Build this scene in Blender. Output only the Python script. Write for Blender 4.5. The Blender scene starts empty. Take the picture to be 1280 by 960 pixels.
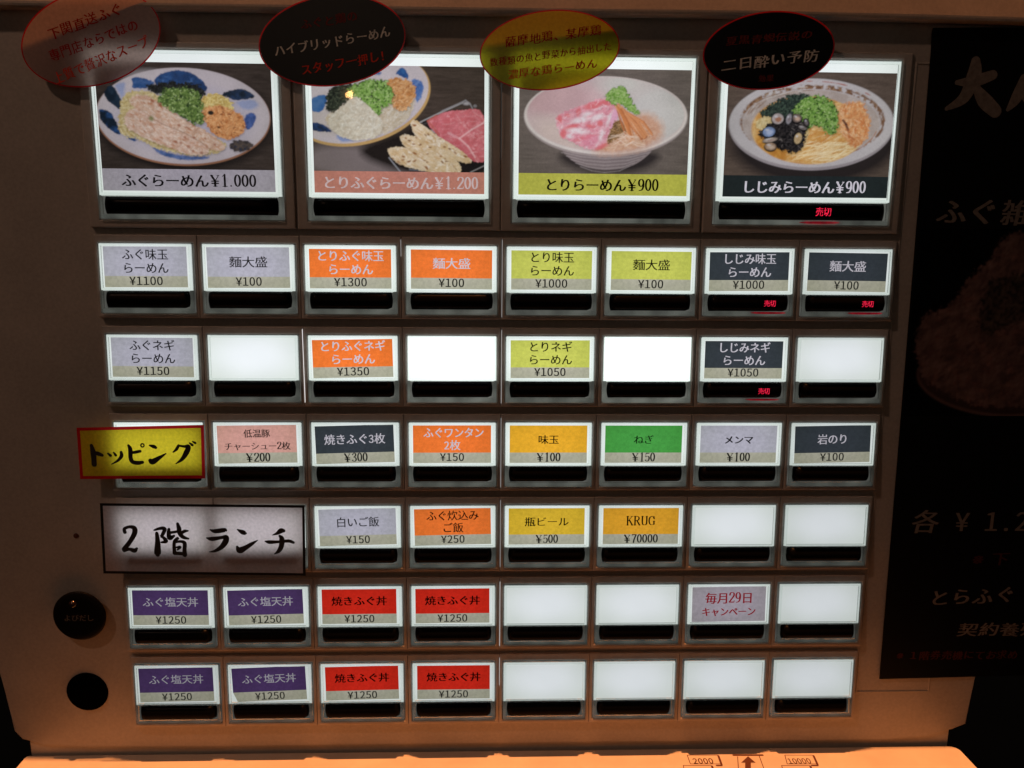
import bpy, bmesh, math, random
import numpy as np
from mathutils import Vector, Matrix

# ------------------------------------------------------------------ camera, light, exposure
scene = bpy.context.scene
COL = scene.collection
MM = 0.001

CAM_POS = Vector((-1.7413, -303.578, 9.490))
CAM_ROT = (math.pi / 2 - 0.1940, -0.0089, -0.0329)
cam_data = bpy.data.cameras.new('camera')
cam_data.sensor_width = 36.0
cam_data.lens = 36.0 * 1050.0 / 1280.0
cam_data.clip_start = 0.01
cam_data.clip_end = 20.0
cam = bpy.data.objects.new('camera', cam_data)
COL.objects.link(cam)
cam.location = CAM_POS * MM
cam.rotation_euler = CAM_ROT
scene.camera = cam

world = bpy.data.worlds.new('World')
scene.world = world
world.use_nodes = True
bg = world.node_tree.nodes['Background']
bg.inputs[0].default_value = (1.0, 0.72, 0.55, 1)
bg.inputs[1].default_value = 0.0012

def lamp(name, kind, loc, target, energy, color, size):
    d = bpy.data.lights.new(name, kind)
    d.energy = energy
    d.color = color
    if kind == 'SPOT':
        d.spot_size = math.radians(24)
        d.spot_blend = 0.5
        d.shadow_soft_size = size
    else:
        d.shape = 'DISK'
        d.size = size
    o = bpy.data.objects.new(name, d)
    COL.objects.link(o)
    o.location = loc
    o.rotation_euler = (Vector(target) - Vector(loc)).to_track_quat('-Z', 'Y').to_euler()
    return o

# warm downlight almost in the plane of the panel: grazes it and lights the shelf below
lamp('downlight', 'SPOT', (0.02, -0.026, 1.70), (0.02, -0.03, -0.2), 275.0, (1.0, 0.34, 0.105), 0.012)
# dim warm room lamp, above, in front and to the left
lamp('room_lamp', 'AREA', (-0.55, -0.45, 0.70), (0.0, 0.0, -0.05), 1.12, (1.0, 0.62, 0.45), 0.05)
# added soft fill that lifts the shadows, standing for light from the room
lamp('room_fill', 'AREA', (-0.15, -1.25, 0.35), (0.0, 0.0, -0.05), 0.30, (1.0, 0.74, 0.60), 0.9)

# small warm bulb behind the photographer, seen as one glint in a picture window
_b = bpy.data.lights.new('distant_bulb', 'POINT')
_b.energy = 0.07
_b.color = (1.0, 0.55, 0.18)
_b.shadow_soft_size = 0.0045
_bo = bpy.data.objects.new('distant_bulb', _b)
COL.objects.link(_bo)
_bo.location = (-0.1893, -0.9272, 0.2004)

scene.view_settings.view_transform = 'Standard'
scene.view_settings.look = 'None'
scene.view_settings.exposure = 0.0
scene.view_settings.gamma = 1.0
scene.render.engine = 'CYCLES'
scene.cycles.use_denoising = True
scene.cycles.max_bounces = 14
scene.cycles.diffuse_bounces = 4
scene.cycles.glossy_bounces = 4
scene.cycles.transmission_bounces = 10
scene.cycles.transparent_max_bounces = 16
scene.cycles.caustics_refractive = True
scene.cycles.sample_clamp_indirect = 3.0

# ------------------------------------------------------------------ materials
MATS = {}

def _new(name):
    m = bpy.data.materials.new(name)
    m.use_nodes = True
    nt = m.node_tree
    nt.nodes.clear()
    out = nt.nodes.new('ShaderNodeOutputMaterial')
    MATS[name] = m
    return m, nt, out

def _noise(nt, scale, detail=3.0, rough=0.6):
    tc = nt.nodes.new('ShaderNodeTexCoord')
    n = nt.nodes.new('ShaderNodeTexNoise')
    n.inputs['Scale'].default_value = scale
    n.inputs['Detail'].default_value = detail
    n.inputs['Roughness'].default_value = rough
    nt.links.new(tc.outputs['Object'], n.inputs['Vector'])
    return n

def _mottle(nt, color, scale, lo, hi, detail=3.0):
    """colour multiplied by noise between lo and hi"""
    n = _noise(nt, scale, detail)
    mr = nt.nodes.new('ShaderNodeMapRange')
    mr.inputs['From Min'].default_value = 0.3
    mr.inputs['From Max'].default_value = 0.7
    mr.inputs['To Min'].default_value = lo
    mr.inputs['To Max'].default_value = hi
    nt.links.new(n.outputs['Fac'], mr.inputs['Value'])
    vm = nt.nodes.new('ShaderNodeVectorMath')
    vm.operation = 'SCALE'
    if isinstance(color, tuple):
        vm.inputs[0].default_value = color
    else:
        nt.links.new(color, vm.inputs[0])
    nt.links.new(mr.outputs['Result'], vm.inputs['Scale'])
    return vm.outputs['Vector']

def plastic(name, color, rough=0.45, bump=0.02, bscale=2500, lo=0.93, hi=1.06, mscale=500, spec=0.5, coat=0.0):
    m, nt, out = _new(name)
    p = nt.nodes.new('ShaderNodeBsdfPrincipled')
    nt.links.new(_mottle(nt, color, mscale, lo, hi), p.inputs['Base Color'])
    p.inputs['Roughness'].default_value = rough
    p.inputs['Specular IOR Level'].default_value = spec
    p.inputs['Coat Weight'].default_value = coat
    if bump:
        b = nt.nodes.new('ShaderNodeBump')
        b.inputs['Strength'].default_value = bump
        b.inputs['Distance'].default_value = 0.0002
        nt.links.new(_noise(nt, bscale, 2).outputs['Fac'], b.inputs['Height'])
        nt.links.new(b.outputs['Normal'], p.inputs['Normal'])
    nt.links.new(p.outputs[0], out.inputs[0])
    return m

def paper(name, color, transl=0.9, lo=0.88, hi=1.1, attr=False, scale=900, spec=0.0):
    """back-lit paper or film: light passes through it"""
    m, nt, out = _new(name)
    if attr:
        a = nt.nodes.new('ShaderNodeAttribute')
        a.attribute_name = 'print'
        src = _mottle(nt, a.outputs['Color'], scale, lo, hi)
    else:
        src = _mottle(nt, color, scale, lo, hi)
    t = nt.nodes.new('ShaderNodeBsdfTranslucent')
    d = nt.nodes.new('ShaderNodeBsdfDiffuse')
    mx = nt.nodes.new('ShaderNodeMixShader')
    mx.inputs[0].default_value = transl
    nt.links.new(src, t.inputs[0]); nt.links.new(src, d.inputs[0])
    nt.links.new(d.outputs[0], mx.inputs[1]); nt.links.new(t.outputs[0], mx.inputs[2])
    last = mx
    if spec:
        g = nt.nodes.new('ShaderNodeBsdfGlossy')
        g.inputs['Roughness'].default_value = 0.12
        m2 = nt.nodes.new('ShaderNodeMixShader')
        m2.inputs[0].default_value = spec
        nt.links.new(mx.outputs[0], m2.inputs[1]); nt.links.new(g.outputs[0], m2.inputs[2])
        last = m2
    nt.links.new(last.outputs[0], out.inputs[0])
    return m

def glower(name, color, strength, attr=True, lo=1.0, hi=1.0, scale=60, sample=True, soft=None):
    """light-giving surface; its power is the object's own 'glow' value"""
    m, nt, out = _new(name)
    e = nt.nodes.new('ShaderNodeEmission')
    nt.links.new(_mottle(nt, color, scale, lo, hi, 1.5), e.inputs['Color'])
    if attr:
        a = nt.nodes.new('ShaderNodeAttribute')
        a.attribute_type = 'OBJECT'
        a.attribute_name = 'glow'
        mt = nt.nodes.new('ShaderNodeMath'); mt.operation = 'MULTIPLY'
        mt.inputs[1].default_value = strength
        nt.links.new(a.outputs['Fac'], mt.inputs[0])
        nt.links.new(mt.outputs[0], e.inputs['Strength'])
    else:
        e.inputs['Strength'].default_value = strength
    nt.links.new(e.outputs[0], out.inputs[0])
    if not sample:
        m.cycles.emission_sampling = 'NONE'
    return m

def clear(name, color, rough, ior=1.45):
    m, nt, out = _new(name)
    g = nt.nodes.new('ShaderNodeBsdfGlass')
    g.inputs['Color'].default_value = (*color, 1)
    g.inputs['Roughness'].default_value = rough
    g.inputs['IOR'].default_value = ior
    # let light through to what lies behind it in shadow tests by mixing some plain transparency
    t = nt.nodes.new('ShaderNodeBsdfTransparent')
    t.inputs[0].default_value = (*color, 1)
    mx = nt.nodes.new('ShaderNodeMixShader'); mx.inputs[0].default_value = 0.3
    nt.links.new(g.outputs[0], mx.inputs[1]); nt.links.new(t.outputs[0], mx.inputs[2])
    nt.links.new(mx.outputs[0], out.inputs[0])
    return m

def pane_mat(name):
    m, nt, out = _new(name)
    g = nt.nodes.new('ShaderNodeBsdfGlossy'); g.inputs['Roughness'].default_value = 0.03
    t = nt.nodes.new('ShaderNodeBsdfTransparent'); t.inputs[0].default_value = (0.97, 0.985, 0.975, 1)
    fr = nt.nodes.new('ShaderNodeFresnel'); fr.inputs[0].default_value = 1.42
    mx = nt.nodes.new('ShaderNodeMixShader')
    nt.links.new(fr.outputs[0], mx.inputs[0])
    nt.links.new(t.outputs[0], mx.inputs[1]); nt.links.new(g.outputs[0], mx.inputs[2])
    nt.links.new(mx.outputs[0], out.inputs[0])
    return m

def wear(m, scale, lo, hi):
    nt = m.node_tree
    p = next(n for n in nt.nodes if n.type == 'BSDF_PRINCIPLED')
    src = p.inputs['Base Color'].links[0].from_socket
    nt.links.new(_mottle(nt, src, scale, lo, hi, 6.0), p.inputs['Base Color'])
    r = _noise(nt, scale * 2.3, 5)
    mr = nt.nodes.new('ShaderNodeMapRange')
    mr.inputs['To Min'].default_value = .32; mr.inputs['To Max'].default_value = .58
    nt.links.new(r.outputs['Fac'], mr.inputs['Value'])
    nt.links.new(mr.outputs['Result'], p.inputs['Roughness'])
    return m
M_BODY = plastic('cream_plastic', (0.43, 0.375, 0.325), 0.42, bump=0.12, lo=0.90, hi=1.08, mscale=900)
wear(M_BODY, 26, .86, 1.08)
M_HOUSE = plastic('housing_plastic', (0.46, 0.40, 0.35), 0.28, bump=0.03)
wear(M_HOUSE, 60, .84, 1.1)
M_RECESS = plastic('recess_plastic', (0.50, 0.44, 0.38), 0.5, bump=0.0)
M_SHELF = plastic('shelf_plastic', (0.60, 0.54, 0.46), 0.40, bump=0.03, lo=0.95, hi=1.04, mscale=120)
wear(M_SHELF, 34, .90, 1.05)
M_GREY = plastic('grey_green_backing', (0.16, 0.18, 0.165), 0.4, bump=0.0)
M_BAR = plastic('smoked_black', (0.0025, 0.0025, 0.003), 0.3, bump=0.0, spec=0.03)
M_BLACK = plastic('black_rubber', (0.004, 0.004, 0.004), 0.4, bump=0.0, spec=0.07)
M_HOLE = plastic('hole_black', (0.001, 0.001, 0.001), 0.9, bump=0.0, spec=0.0)
M_INK = plastic('dark_ink', (0.022, 0.022, 0.024), 0.6, bump=0.0, lo=0.8, hi=1.3, spec=0.2)
M_LINEINK = plastic('brown_print', (0.10, 0.035, 0.02), 0.6, bump=0.0, spec=0.2)
M_GLASS = clear('clear_acrylic', (0.95, 0.97, 0.96), 0.04)
M_PANE = pane_mat('clear_window')
M_PLATE = glower('backlight', (0.93, 0.965, 1.0), 1.0, lo=0.90, hi=1.05, scale=32)
M_SPILL = glower('backing_spill_glow', (0.86, 0.88, 0.79), 0.10, lo=0.55, hi=1.45, scale=140, sample=False)  # backing made to glow, in place of backlight spilling through the acrylic

def lamp_falloff(m):
    """the diffuser is brightest over its lamps, a little weaker and yellower towards its edges"""
    nt = m.node_tree
    em = next(n for n in nt.nodes if n.type == 'EMISSION')
    tc = nt.nodes.new('ShaderNodeTexCoord')
    sb = nt.nodes.new('ShaderNodeVectorMath'); sb.operation = 'SUBTRACT'; sb.inputs[1].default_value = (.5, 0, .56)
    nt.links.new(tc.outputs['Generated'], sb.inputs[0])
    ms = nt.nodes.new('ShaderNodeVectorMath'); ms.operation = 'MULTIPLY'; ms.inputs[1].default_value = (1.0, 0.0, .9)
    nt.links.new(sb.outputs[0], ms.inputs[0])
    ln = nt.nodes.new('ShaderNodeVectorMath'); ln.operation = 'LENGTH'
    nt.links.new(ms.outputs[0], ln.inputs[0])
    mr = nt.nodes.new('ShaderNodeMapRange'); mr.interpolation_type = 'SMOOTHSTEP'
    mr.inputs['From Min'].default_value = .12; mr.inputs['From Max'].default_value = .72
    nt.links.new(ln.outputs['Value'], mr.inputs['Value'])
    mx = nt.nodes.new('ShaderNodeMix'); mx.data_type = 'RGBA'
    mx.inputs['A'].default_value = (1.03, 1.03, 1.04, 1); mx.inputs['B'].default_value = (.80, .83, .76, 1)
    nt.links.new(mr.outputs['Result'], mx.inputs['Factor'])
    mu = nt.nodes.new('ShaderNodeVectorMath'); mu.operation = 'MULTIPLY'
    nt.links.new(em.inputs['Color'].links[0].from_socket, mu.inputs[0])
    nt.links.new(mx.outputs['Result'], mu.inputs[1])
    nt.links.new(mu.outputs[0], em.inputs['Color'])
lamp_falloff(M_PLATE)
M_SLIT = glower('light_leak', (1.0, 0.97, 0.95), 1.0, sample=False)
M_WHITE = glower('unprinted_letters', (0.66, 0.62, 0.70), 1.0, lo=0.9, hi=1.1, scale=900, sample=False)
M_WHITEB = glower('unprinted_letters_pink', (0.66, 0.50, 0.50), 1.0, lo=0.9, hi=1.1, scale=900, sample=False)
M_REDTXT = glower('red_backlit_letters', (0.46, 0.022, 0.035), 1.0, lo=.9, hi=1.1, scale=900, sample=False)
M_LED = glower('red_led', (1.0, 0.02, 0.07), 1.0, attr=False, lo=0.35, hi=1.5, scale=2200, sample=False)
M_LEDGLOW = glower('red_led_spill', (1.0, 0.02, 0.05), 0.20, attr=False, lo=0.2, hi=1.6, scale=260, sample=False)

PAPERS = {
    'lavender': (0.52, 0.485, 0.56), 'beige': (0.50, 0.46, 0.36), 'orange': (0.95, 0.20, 0.035),
    'lime': (0.62, 0.62, 0.115), 'charcoal': (0.045, 0.052, 0.062), 'salmon': (0.76, 0.38, 0.32),
    'amber': (0.90, 0.44, 0.03), 'green': (0.075, 0.36, 0.065), 'gold': (0.76, 0.47, 0.035),
    'purple': (0.085, 0.042, 0.135), 'red': (0.72, 0.025, 0.012), 'mauve': (0.45, 0.38, 0.43),
    'caption_salmon': (0.56, 0.215, 0.165), 'caption_lavender': (0.42, 0.36, 0.42),
    'caption_lime': (0.52, 0.48, 0.08), 'caption_black': (0.02, 0.025, 0.027), 'ochre': (0.84, 0.39, 0.03)}
for k_, c_ in PAPERS.items():
    PAPERS[k_] = paper('paper_' + k_, c_, 0.92)
M_PHOTO = paper('printed_photo', None, 0.92, attr=True, lo=0.97, hi=1.03, scale=1200)
M_REDINK = paper('red_ink', (0.52, 0.012, 0.025), 0.45)
M_SIGN_Y = paper('yellow_card', (0.86, 0.70, 0.035), 0.62, spec=0.03)
M_SIGN_W = paper('white_card', (0.66, 0.57, 0.59), 0.74, spec=0.03)
M_OVAL_W = paper('white_oval_card', (0.58, 0.42, 0.385), 0.66, spec=0.05)
M_OVAL_Y = paper('yellow_oval_card', (0.46, 0.40, 0.012), 0.88, spec=0.03)
M_OVAL_K = plastic('black_laminate', (0.006, 0.006, 0.007), 0.32, bump=0.0, spec=0.5)
M_RED_EDGE = paper('red_border', (0.70, 0.022, 0.03), 0.45, spec=0.03)
M_BRUSH_RED = plastic('brush_red', (0.42, 0.014, 0.011), 0.6, bump=0.0, spec=0.1)
M_BRUSH_RED2 = plastic('brush_scarlet', (0.80, 0.06, 0.025), 0.6, bump=0.0, spec=0.1)
M_BRUSH_DRED = plastic('brush_dark_red', (0.20, 0.03, 0.025), 0.6, bump=0.0, spec=0.1)
M_BRUSH_W = plastic('brush_white', (0.85, 0.80, 0.72), 0.6, bump=0.0, spec=0.1, lo=0.7, hi=1.1)
M_POSTER = plastic('poster_black', (0.0035, 0.0035, 0.0035), 0.6, bump=0.0, spec=0.1)
M_POSTER_TXT = plastic('poster_letters', (0.21, 0.17, 0.14), 0.7, bump=0.0, spec=0.1, lo=0.7, hi=1.15)
M_POSTER_RED = plastic('poster_red_letters', (0.075, 0.018, 0.015), 0.7, bump=0.0, spec=0.1)
M_FRAME_K = plastic('black_border', (0.006, 0.006, 0.006), 0.5, bump=0.0, spec=0.3)

def photo_reflective():
    m, nt, out = _new('poster_photo')
    a = nt.nodes.new('ShaderNodeAttribute'); a.attribute_name = 'print'
    d = nt.nodes.new('ShaderNodeBsdfDiffuse')
    nt.links.new(a.outputs['Color'], d.inputs[0])
    nt.links.new(d.outputs[0], out.inputs[0])
    return m
M_POSTER_PHOTO = photo_reflective()

# ------------------------------------------------------------------ object helpers
def link(name, me, mat, parent, **props):
    o = bpy.data.objects.new(name, me)
    COL.objects.link(o)
    if mat is not None and len(me.materials) == 0:
        me.materials.append(mat)
    if parent is not None:
        o.parent = parent
    for k, v in props.items():
        o[k] = v
    return o

def empty(name, loc=(0, 0, 0), parent=None, **props):
    o = bpy.data.objects.new(name, None)
    o.empty_display_size = 0.005
    COL.objects.link(o)
    o.location = Vector(loc) * MM
    if parent is not None:
        o.parent = parent
    for k, v in props.items():
        o[k] = v
    return o

def bm_mesh(bm, name, smooth=False):
    bmesh.ops.scale(bm, vec=(MM, MM, MM), verts=bm.verts)
    bmesh.ops.recalc_face_normals(bm, faces=bm.faces)
    me = bpy.data.meshes.new(name)
    bm.to_mesh(me)
    bm.free()
    if smooth:
        for p in me.polygons:
            p.use_smooth = True
    return me

def prism(outline, y_front, y_back, name, bevel=0.0, seg=3, smooth=False):
    """outline: list of (x, z) mm; a slab between two depths with rounded front edges"""
    bm = bmesh.new()
    f = [bm.verts.new((x, y_front, z)) for x, z in outline]
    b = [bm.verts.new((x, y_back, z)) for x, z in outline]
    front = bm.faces.new(f)
    bm.faces.new(list(reversed(b)))
    n = len(outline)
    for i in range(n):
        bm.faces.new((f[i], b[i], b[(i + 1) % n], f[(i + 1) % n]))
    if bevel:
        es = [e for e in front.edges]
        bmesh.ops.bevel(bm, geom=es, offset=bevel, segments=seg, affect='EDGES', profile=0.5)
    return bm_mesh(bm, name, smooth)

def framed(xs, zs, holes, y_front, y_back, name, bevel=0.0, seg=2, lip=0.0, smooth=False):
    """a grid plate with holes: contiguous frame, front face at y_front, walls to y_back"""
    bm = bmesh.new()
    V = {}
    for i, x in enumerate(xs):
        for j, z in enumerate(zs):
            V[i, j, 0] = bm.verts.new((x, y_front, z))
            V[i, j, 1] = bm.verts.new((x, y_back, z))
    nx, nz = len(xs) - 1, len(zs) - 1
    solid = lambda i, j: 0 <= i < nx and 0 <= j < nz and (i, j) not in holes
    for i in range(nx):
        for j in range(nz):
            if not solid(i, j):
                continue
            for s in (0, 1):
                bm.faces.new((V[i, j, s], V[i + 1, j, s], V[i + 1, j + 1, s], V[i, j + 1, s]))
            for (di, dj, a, b) in ((-1, 0, (i, j), (i, j + 1)), (1, 0, (i + 1, j), (i + 1, j + 1)),
                                   (0, -1, (i, j), (i + 1, j)), (0, 1, (i, j + 1), (i + 1, j + 1))):
                if not solid(i + di, j + dj):
                    bm.faces.new((V[a[0], a[1], 0], V[b[0], b[1], 0], V[b[0], b[1], 1], V[a[0], a[1], 1]))
    loose = [v for v in bm.verts if not v.link_faces]
    bmesh.ops.delete(bm, geom=loose, context='VERTS')
    bmesh.ops.recalc_face_normals(bm, faces=bm.faces)
    if bevel:
        es = []
        for e in bm.edges:
            if all(abs(v.co.y - y_front) < 1e-6 for v in e.verts) and len(e.link_faces) == 2:
                n0, n1 = e.link_faces[0].normal, e.link_faces[1].normal
                if abs(n0.dot(n1)) < 0.5:
                    es.append(e)
        bmesh.ops.bevel(bm, geom=es, offset=bevel, segments=seg, affect='EDGES', profile=0.5)
    return bm_mesh(bm, name, smooth)

def rect_sheet(x0, z0, x1, z1, y, name):
    bm = bmesh.new()
    bm.faces.new([bm.verts.new(p) for p in ((x0, y, z0), (x1, y, z0), (x1, y, z1), (x0, y, z1))])
    return bm_mesh(bm, name)

def from_tris(verts, tris, name):
    me = bpy.data.meshes.new(name)
    me.from_pydata([tuple(v) for v in (np.asarray(verts) * MM)], [], [tuple(int(q) for q in t) for t in tris])
    me.update()
    return me

# ------------------------------------------------------------------ lettering
_cu = bpy.data.curves.new('glyph', 'FONT')
_cu.resolution_u = 3
_go = bpy.data.objects.new('glyph', _cu)
COL.objects.link(_go)
_GLYPH = {}

def glyph(ch, offset=0.0):
    key = (ch, offset)
    if key not in _GLYPH:
        _cu.body = ch
        _cu.offset = offset
        _cu.size = 1.0
        bpy.context.view_layer.update()
        me = bpy.data.meshes.new_from_object(_go.evaluated_get(bpy.context.evaluated_depsgraph_get()))
        me.calc_loop_triangles()
        v = np.array([p.co[:2] for p in me.vertices]) if len(me.vertices) else np.zeros((0, 2))
        t = np.array([q.vertices[:] for q in me.loop_triangles], dtype=int).reshape(-1, 3)
        bpy.data.meshes.remove(me)
        _GLYPH[key] = (v, t)
    return _GLYPH[key]

def ribbon(pts, closed=False, sub=6, cap=True):
    """pts: (x, y, halfwidth) along a stroke -> smooth ribbon with round ends"""
    P = np.array(pts, float)
    n = len(P)
    out = []
    rng = range(n if closed else n - 1)
    for i in rng:
        if closed:
            p0, p1, p2, p3 = P[(i - 1) % n], P[i], P[(i + 1) % n], P[(i + 2) % n]
        else:
            p0, p1, p2, p3 = P[max(i - 1, 0)], P[i], P[i + 1], P[min(i + 2, n - 1)]
        for k in range(sub):
            t = k / sub
            out.append(0.5 * ((2 * p1) + (-p0 + p2) * t + (2 * p0 - 5 * p1 + 4 * p2 - p3) * t * t + (-p0 + 3 * p1 - 3 * p2 + p3) * t ** 3))
    if not closed:
        out.append(P[-1])
    S = np.array(out)
    m = len(S)
    V, T = [], []
    if closed:
        d = np.roll(S[:, :2], -1, 0) - np.roll(S[:, :2], 1, 0)
    else:
        d = np.gradient(S[:, :2], axis=0)
    L = np.linalg.norm(d, axis=1, keepdims=True); L[L == 0] = 1
    d = d / L
    nrm = np.stack([-d[:, 1], d[:, 0]], 1)
    for i in range(m):
        V.append(S[i, :2] + nrm[i] * S[i, 2]); V.append(S[i, :2] - nrm[i] * S[i, 2])
    for i in range(m if closed else m - 1):
        a, b = 2 * i, 2 * ((i + 1) % m)
        T += [(a, a + 1, b + 1), (a, b + 1, b)]
    if cap and not closed:
        for e, sgn in ((0, -1), (m - 1, 1)):
            c = len(V)
            V.append(S[e, :2])
            ang0 = math.atan2(nrm[e, 1], nrm[e, 0])
            K = 6
            ids = []
            for k in range(K + 1):
                a = ang0 - sgn * math.pi * k / K
                V.append(S[e, :2] + S[e, 2] * np.array([math.cos(a), math.sin(a)])); ids.append(len(V) - 1)
            for k in range(K):
                T.append((c, ids[k], ids[k + 1]))
    return np.array(V), np.array(T)

# serif numerals and capitals, drawn with a broad pen (thick downstrokes, thin crossbars)
_E = lambda cx, cy, rx, ry, n=14: [(cx + rx * math.cos(2 * math.pi * k / n), cy + ry * math.sin(2 * math.pi * k / n)) for k in range(n)]
SERIF = {
    '0': [('c', _E(.25, .5, .17, .47))],
    '1': [('p', [(.25, 0), (.25, .98)]), ('t', [(.24, .96), (.10, .84)]), ('t', [(.10, .015), (.40, .015)])],
    '2': [('p', [(.08, .74), (.12, .92), (.26, .98), (.40, .90), (.42, .72), (.34, .52), (.18, .27), (.06, .06)]),
          ('h', [(.06, .04), (.42, .04)]), ('t', [(.43, .04), (.46, .18)]), ('d', [(.09, .76)])],
    '3': [('p', [(.09, .80), (.22, .97), (.37, .90), (.38, .72), (.28, .56), (.17, .52)]),
          ('p', [(.17, .52), (.34, .46), (.42, .27), (.34, .06), (.19, .02), (.07, .13)]), ('d', [(.10, .79)]), ('d', [(.09, .16)])],
    '5': [('h', [(.13, .94), (.41, .94)]), ('t', [(.12, .95), (.10, .52)]),
          ('p', [(.10, .52), (.24, .61), (.39, .52), (.43, .30), (.35, .07), (.19, .01), (.07, .11)]), ('d', [(.09, .14)])],
    '7': [('h', [(.07, .95), (.44, .95)]), ('p', [(.44, .93), (.33, .62), (.24, .30), (.21, .02)]), ('t', [(.07, .95), (.06, .80)])],
    '9': [('c', _E(.25, .67, .165, .30)), ('p', [(.415, .64), (.41, .34), (.31, .08), (.11, .02)])],
    '.': [('d', [(.15, .05)])],
    '¥': [('P', [(.04, .96), (.25, .48)]), ('t', [(.47, .96), (.26, .48)]), ('P', [(.25, .48), (.25, .02)]),
          ('h', [(.06, .46), (.44, .46)]), ('h', [(.06, .27), (.44, .27)]), ('t', [(.0, .96), (.14, .96)]), ('t', [(.38, .96), (.50, .96)]), ('t', [(.14, .01), (.36, .01)])],
    'K': [('P', [(.14, .02), (.14, .95)]), ('t', [(.55, .95), (.16, .42)]), ('P', [(.30, .55), (.58, .02)]),
          ('t', [(.04, .96), (.24, .96)]), ('t', [(.04, .01), (.24, .01)]), ('t', [(.45, .96), (.64, .96)]), ('t', [(.47, .01), (.67, .01)])],
    'R': [('P', [(.14, .02), (.14, .95)]), ('p', [(.14, .95), (.36, .95), (.49, .84), (.49, .65), (.36, .51), (.14, .50)]),
          ('P', [(.32, .50), (.56, .02)]), ('t', [(.03, .96), (.2, .96)]), ('t', [(.03, .01), (.25, .01)]), ('t', [(.5, .01), (.65, .01)])],
    'U': [('p', [(.13, .95), (.13, .30), (.20, .07), (.34, .02), (.48, .07), (.54, .28), (.54, .95)]),
          ('t', [(.03, .96), (.24, .96)]), ('t', [(.45, .96), (.63, .96)])],
    'G': [('p', [(.54, .70), (.48, .88), (.34, .97), (.16, .86), (.08, .62), (.08, .36), (.16, .12), (.34, .02), (.53, .10)]),
          ('P', [(.53, .10), (.53, .42)]), ('t', [(.42, .43), (.63, .43)]), ('t', [(.55, .70), (.55, .95)])],
}
SERIF_ADV = {'.': .34, '¥': .80, 'K': .68, 'R': .68, 'U': .68, 'G': .68}

def serif_glyph(ch, pen=.068, hair=.026):
    V, T = [], []
    n = 0
    for kind, pts in SERIF[ch]:
        if kind == 'd':
            pts3 = [(pts[0][0] - .005, pts[0][1], .058), (pts[0][0] + .005, pts[0][1], .058)]
            v, t = ribbon(pts3)
        else:
            closed = kind == 'c'
            P = np.array(pts, float)
            d = (np.roll(P, -1, 0) - np.roll(P, 1, 0)) if closed else np.gradient(P, axis=0)
            L = np.linalg.norm(d, axis=1); L[L == 0] = 1
            vert = np.abs(d[:, 1]) / L
            if kind == 't': w = np.full(len(P), hair)
            elif kind == 'h': w = np.full(len(P), hair * 1.9)
            elif kind == 'P': w = np.full(len(P), pen)
            else: w = hair + (pen - hair) * np.clip(vert * 1.25 - .25, 0, 1)
            v, t = ribbon(np.c_[P, w], closed, sub=4)
        V.append(v); T.append(t + n); n += len(v)
    return np.concatenate(V), np.concatenate(T)

def warp(p, seed, amp):
    x, y = p[:, 0], p[:, 1]
    s = seed * 1.7
    return p + amp * np.stack([np.sin(3.1 * y + s) + .6 * np.sin(7.3 * x + 2.1 * s), np.sin(2.7 * x + 1.3 * s) + .6 * np.sin(6.1 * y + s)], 1)

def line_shape(text, style):
    """one line of text, 1 em high, centred on 0 in x and standing on y=0 -> verts (x, y, depth), tris, width"""
    V, T = [], []
    n = 0
    x = 0.0
    for i, ch in enumerate(text):
        if ch == ' ':
            x += .5; continue
        if style in ('mincho', 'minchobold') and ch in SERIF:
            adv = SERIF_ADV.get(ch, .50)
            v, t = serif_glyph(ch)
            v = v * (1.0, .86)
            if ch == '¥': v = v * (1.12, .95) + (.13, 0)
            V.append(np.c_[v + (x, 0), np.zeros(len(v))]); T.append(t + n); n += len(v)
            x += adv * 1.02
            continue
        ascii_ = ord(ch) < 256
        if ascii_:
            adv = .52
            wide = {'¥': '￥', ',': ','}.get(ch) or (chr(ord(ch) + 0xFEE0) if '0' <= ch <= '9' else ch)
            v, t = glyph(wide, 0.0)
            if len(v):
                c = (v[:, 0].min() + v[:, 0].max()) / 2
                v = (v - (c, 0)) * ((.74, .96) if wide != ch else (.90, 1.06)) + (x + adv / 2, 0)
                for q_, dx_ in enumerate((-.02, .02)):
                    V.append(np.c_[v + (dx_, 0), np.full(len(v), .003 * q_)]); T.append(t + n); n += len(v)
            x += adv
            continue
        adv = .98
        if style == 'gothic': lays = [(-.015, 0), (.015, 0)]
        elif style == 'bold': lays = [(-.020, 0), (0, 0), (.020, 0)]
        elif style == 'mincho': lays = [(-.022, -.009), (0, -.009), (.022, -.009)]
        elif style == 'minchobold': lays = [(-.032, 0), (-.01, 0), (.01, 0), (.032, 0)]
        else: lays = [(-.028, 0), (.0, 0), (.028, 0)]
        for k, (dx, off) in enumerate(lays):
            if ord(ch) > 0x4E00: off, dx = 0.0, dx * .7
            v, t = glyph(ch, off)
            if not len(v): continue
            v = v.copy()
            if style == 'brush':
                v = warp(v, i + ord(ch) % 17, .022)
                v[:, 0] += .10 * v[:, 1]
                v = v * (.94, .94) + (0, .03 * math.sin(i * 2.3))
            V.append(np.c_[v + (x + dx, 0), np.full(len(v), .003 * k)]); T.append(t + n); n += len(v)
        x += adv
    V = np.concatenate(V); T = np.concatenate(T)
    V[:, 0] -= x / 2
    return V, T, x

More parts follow.
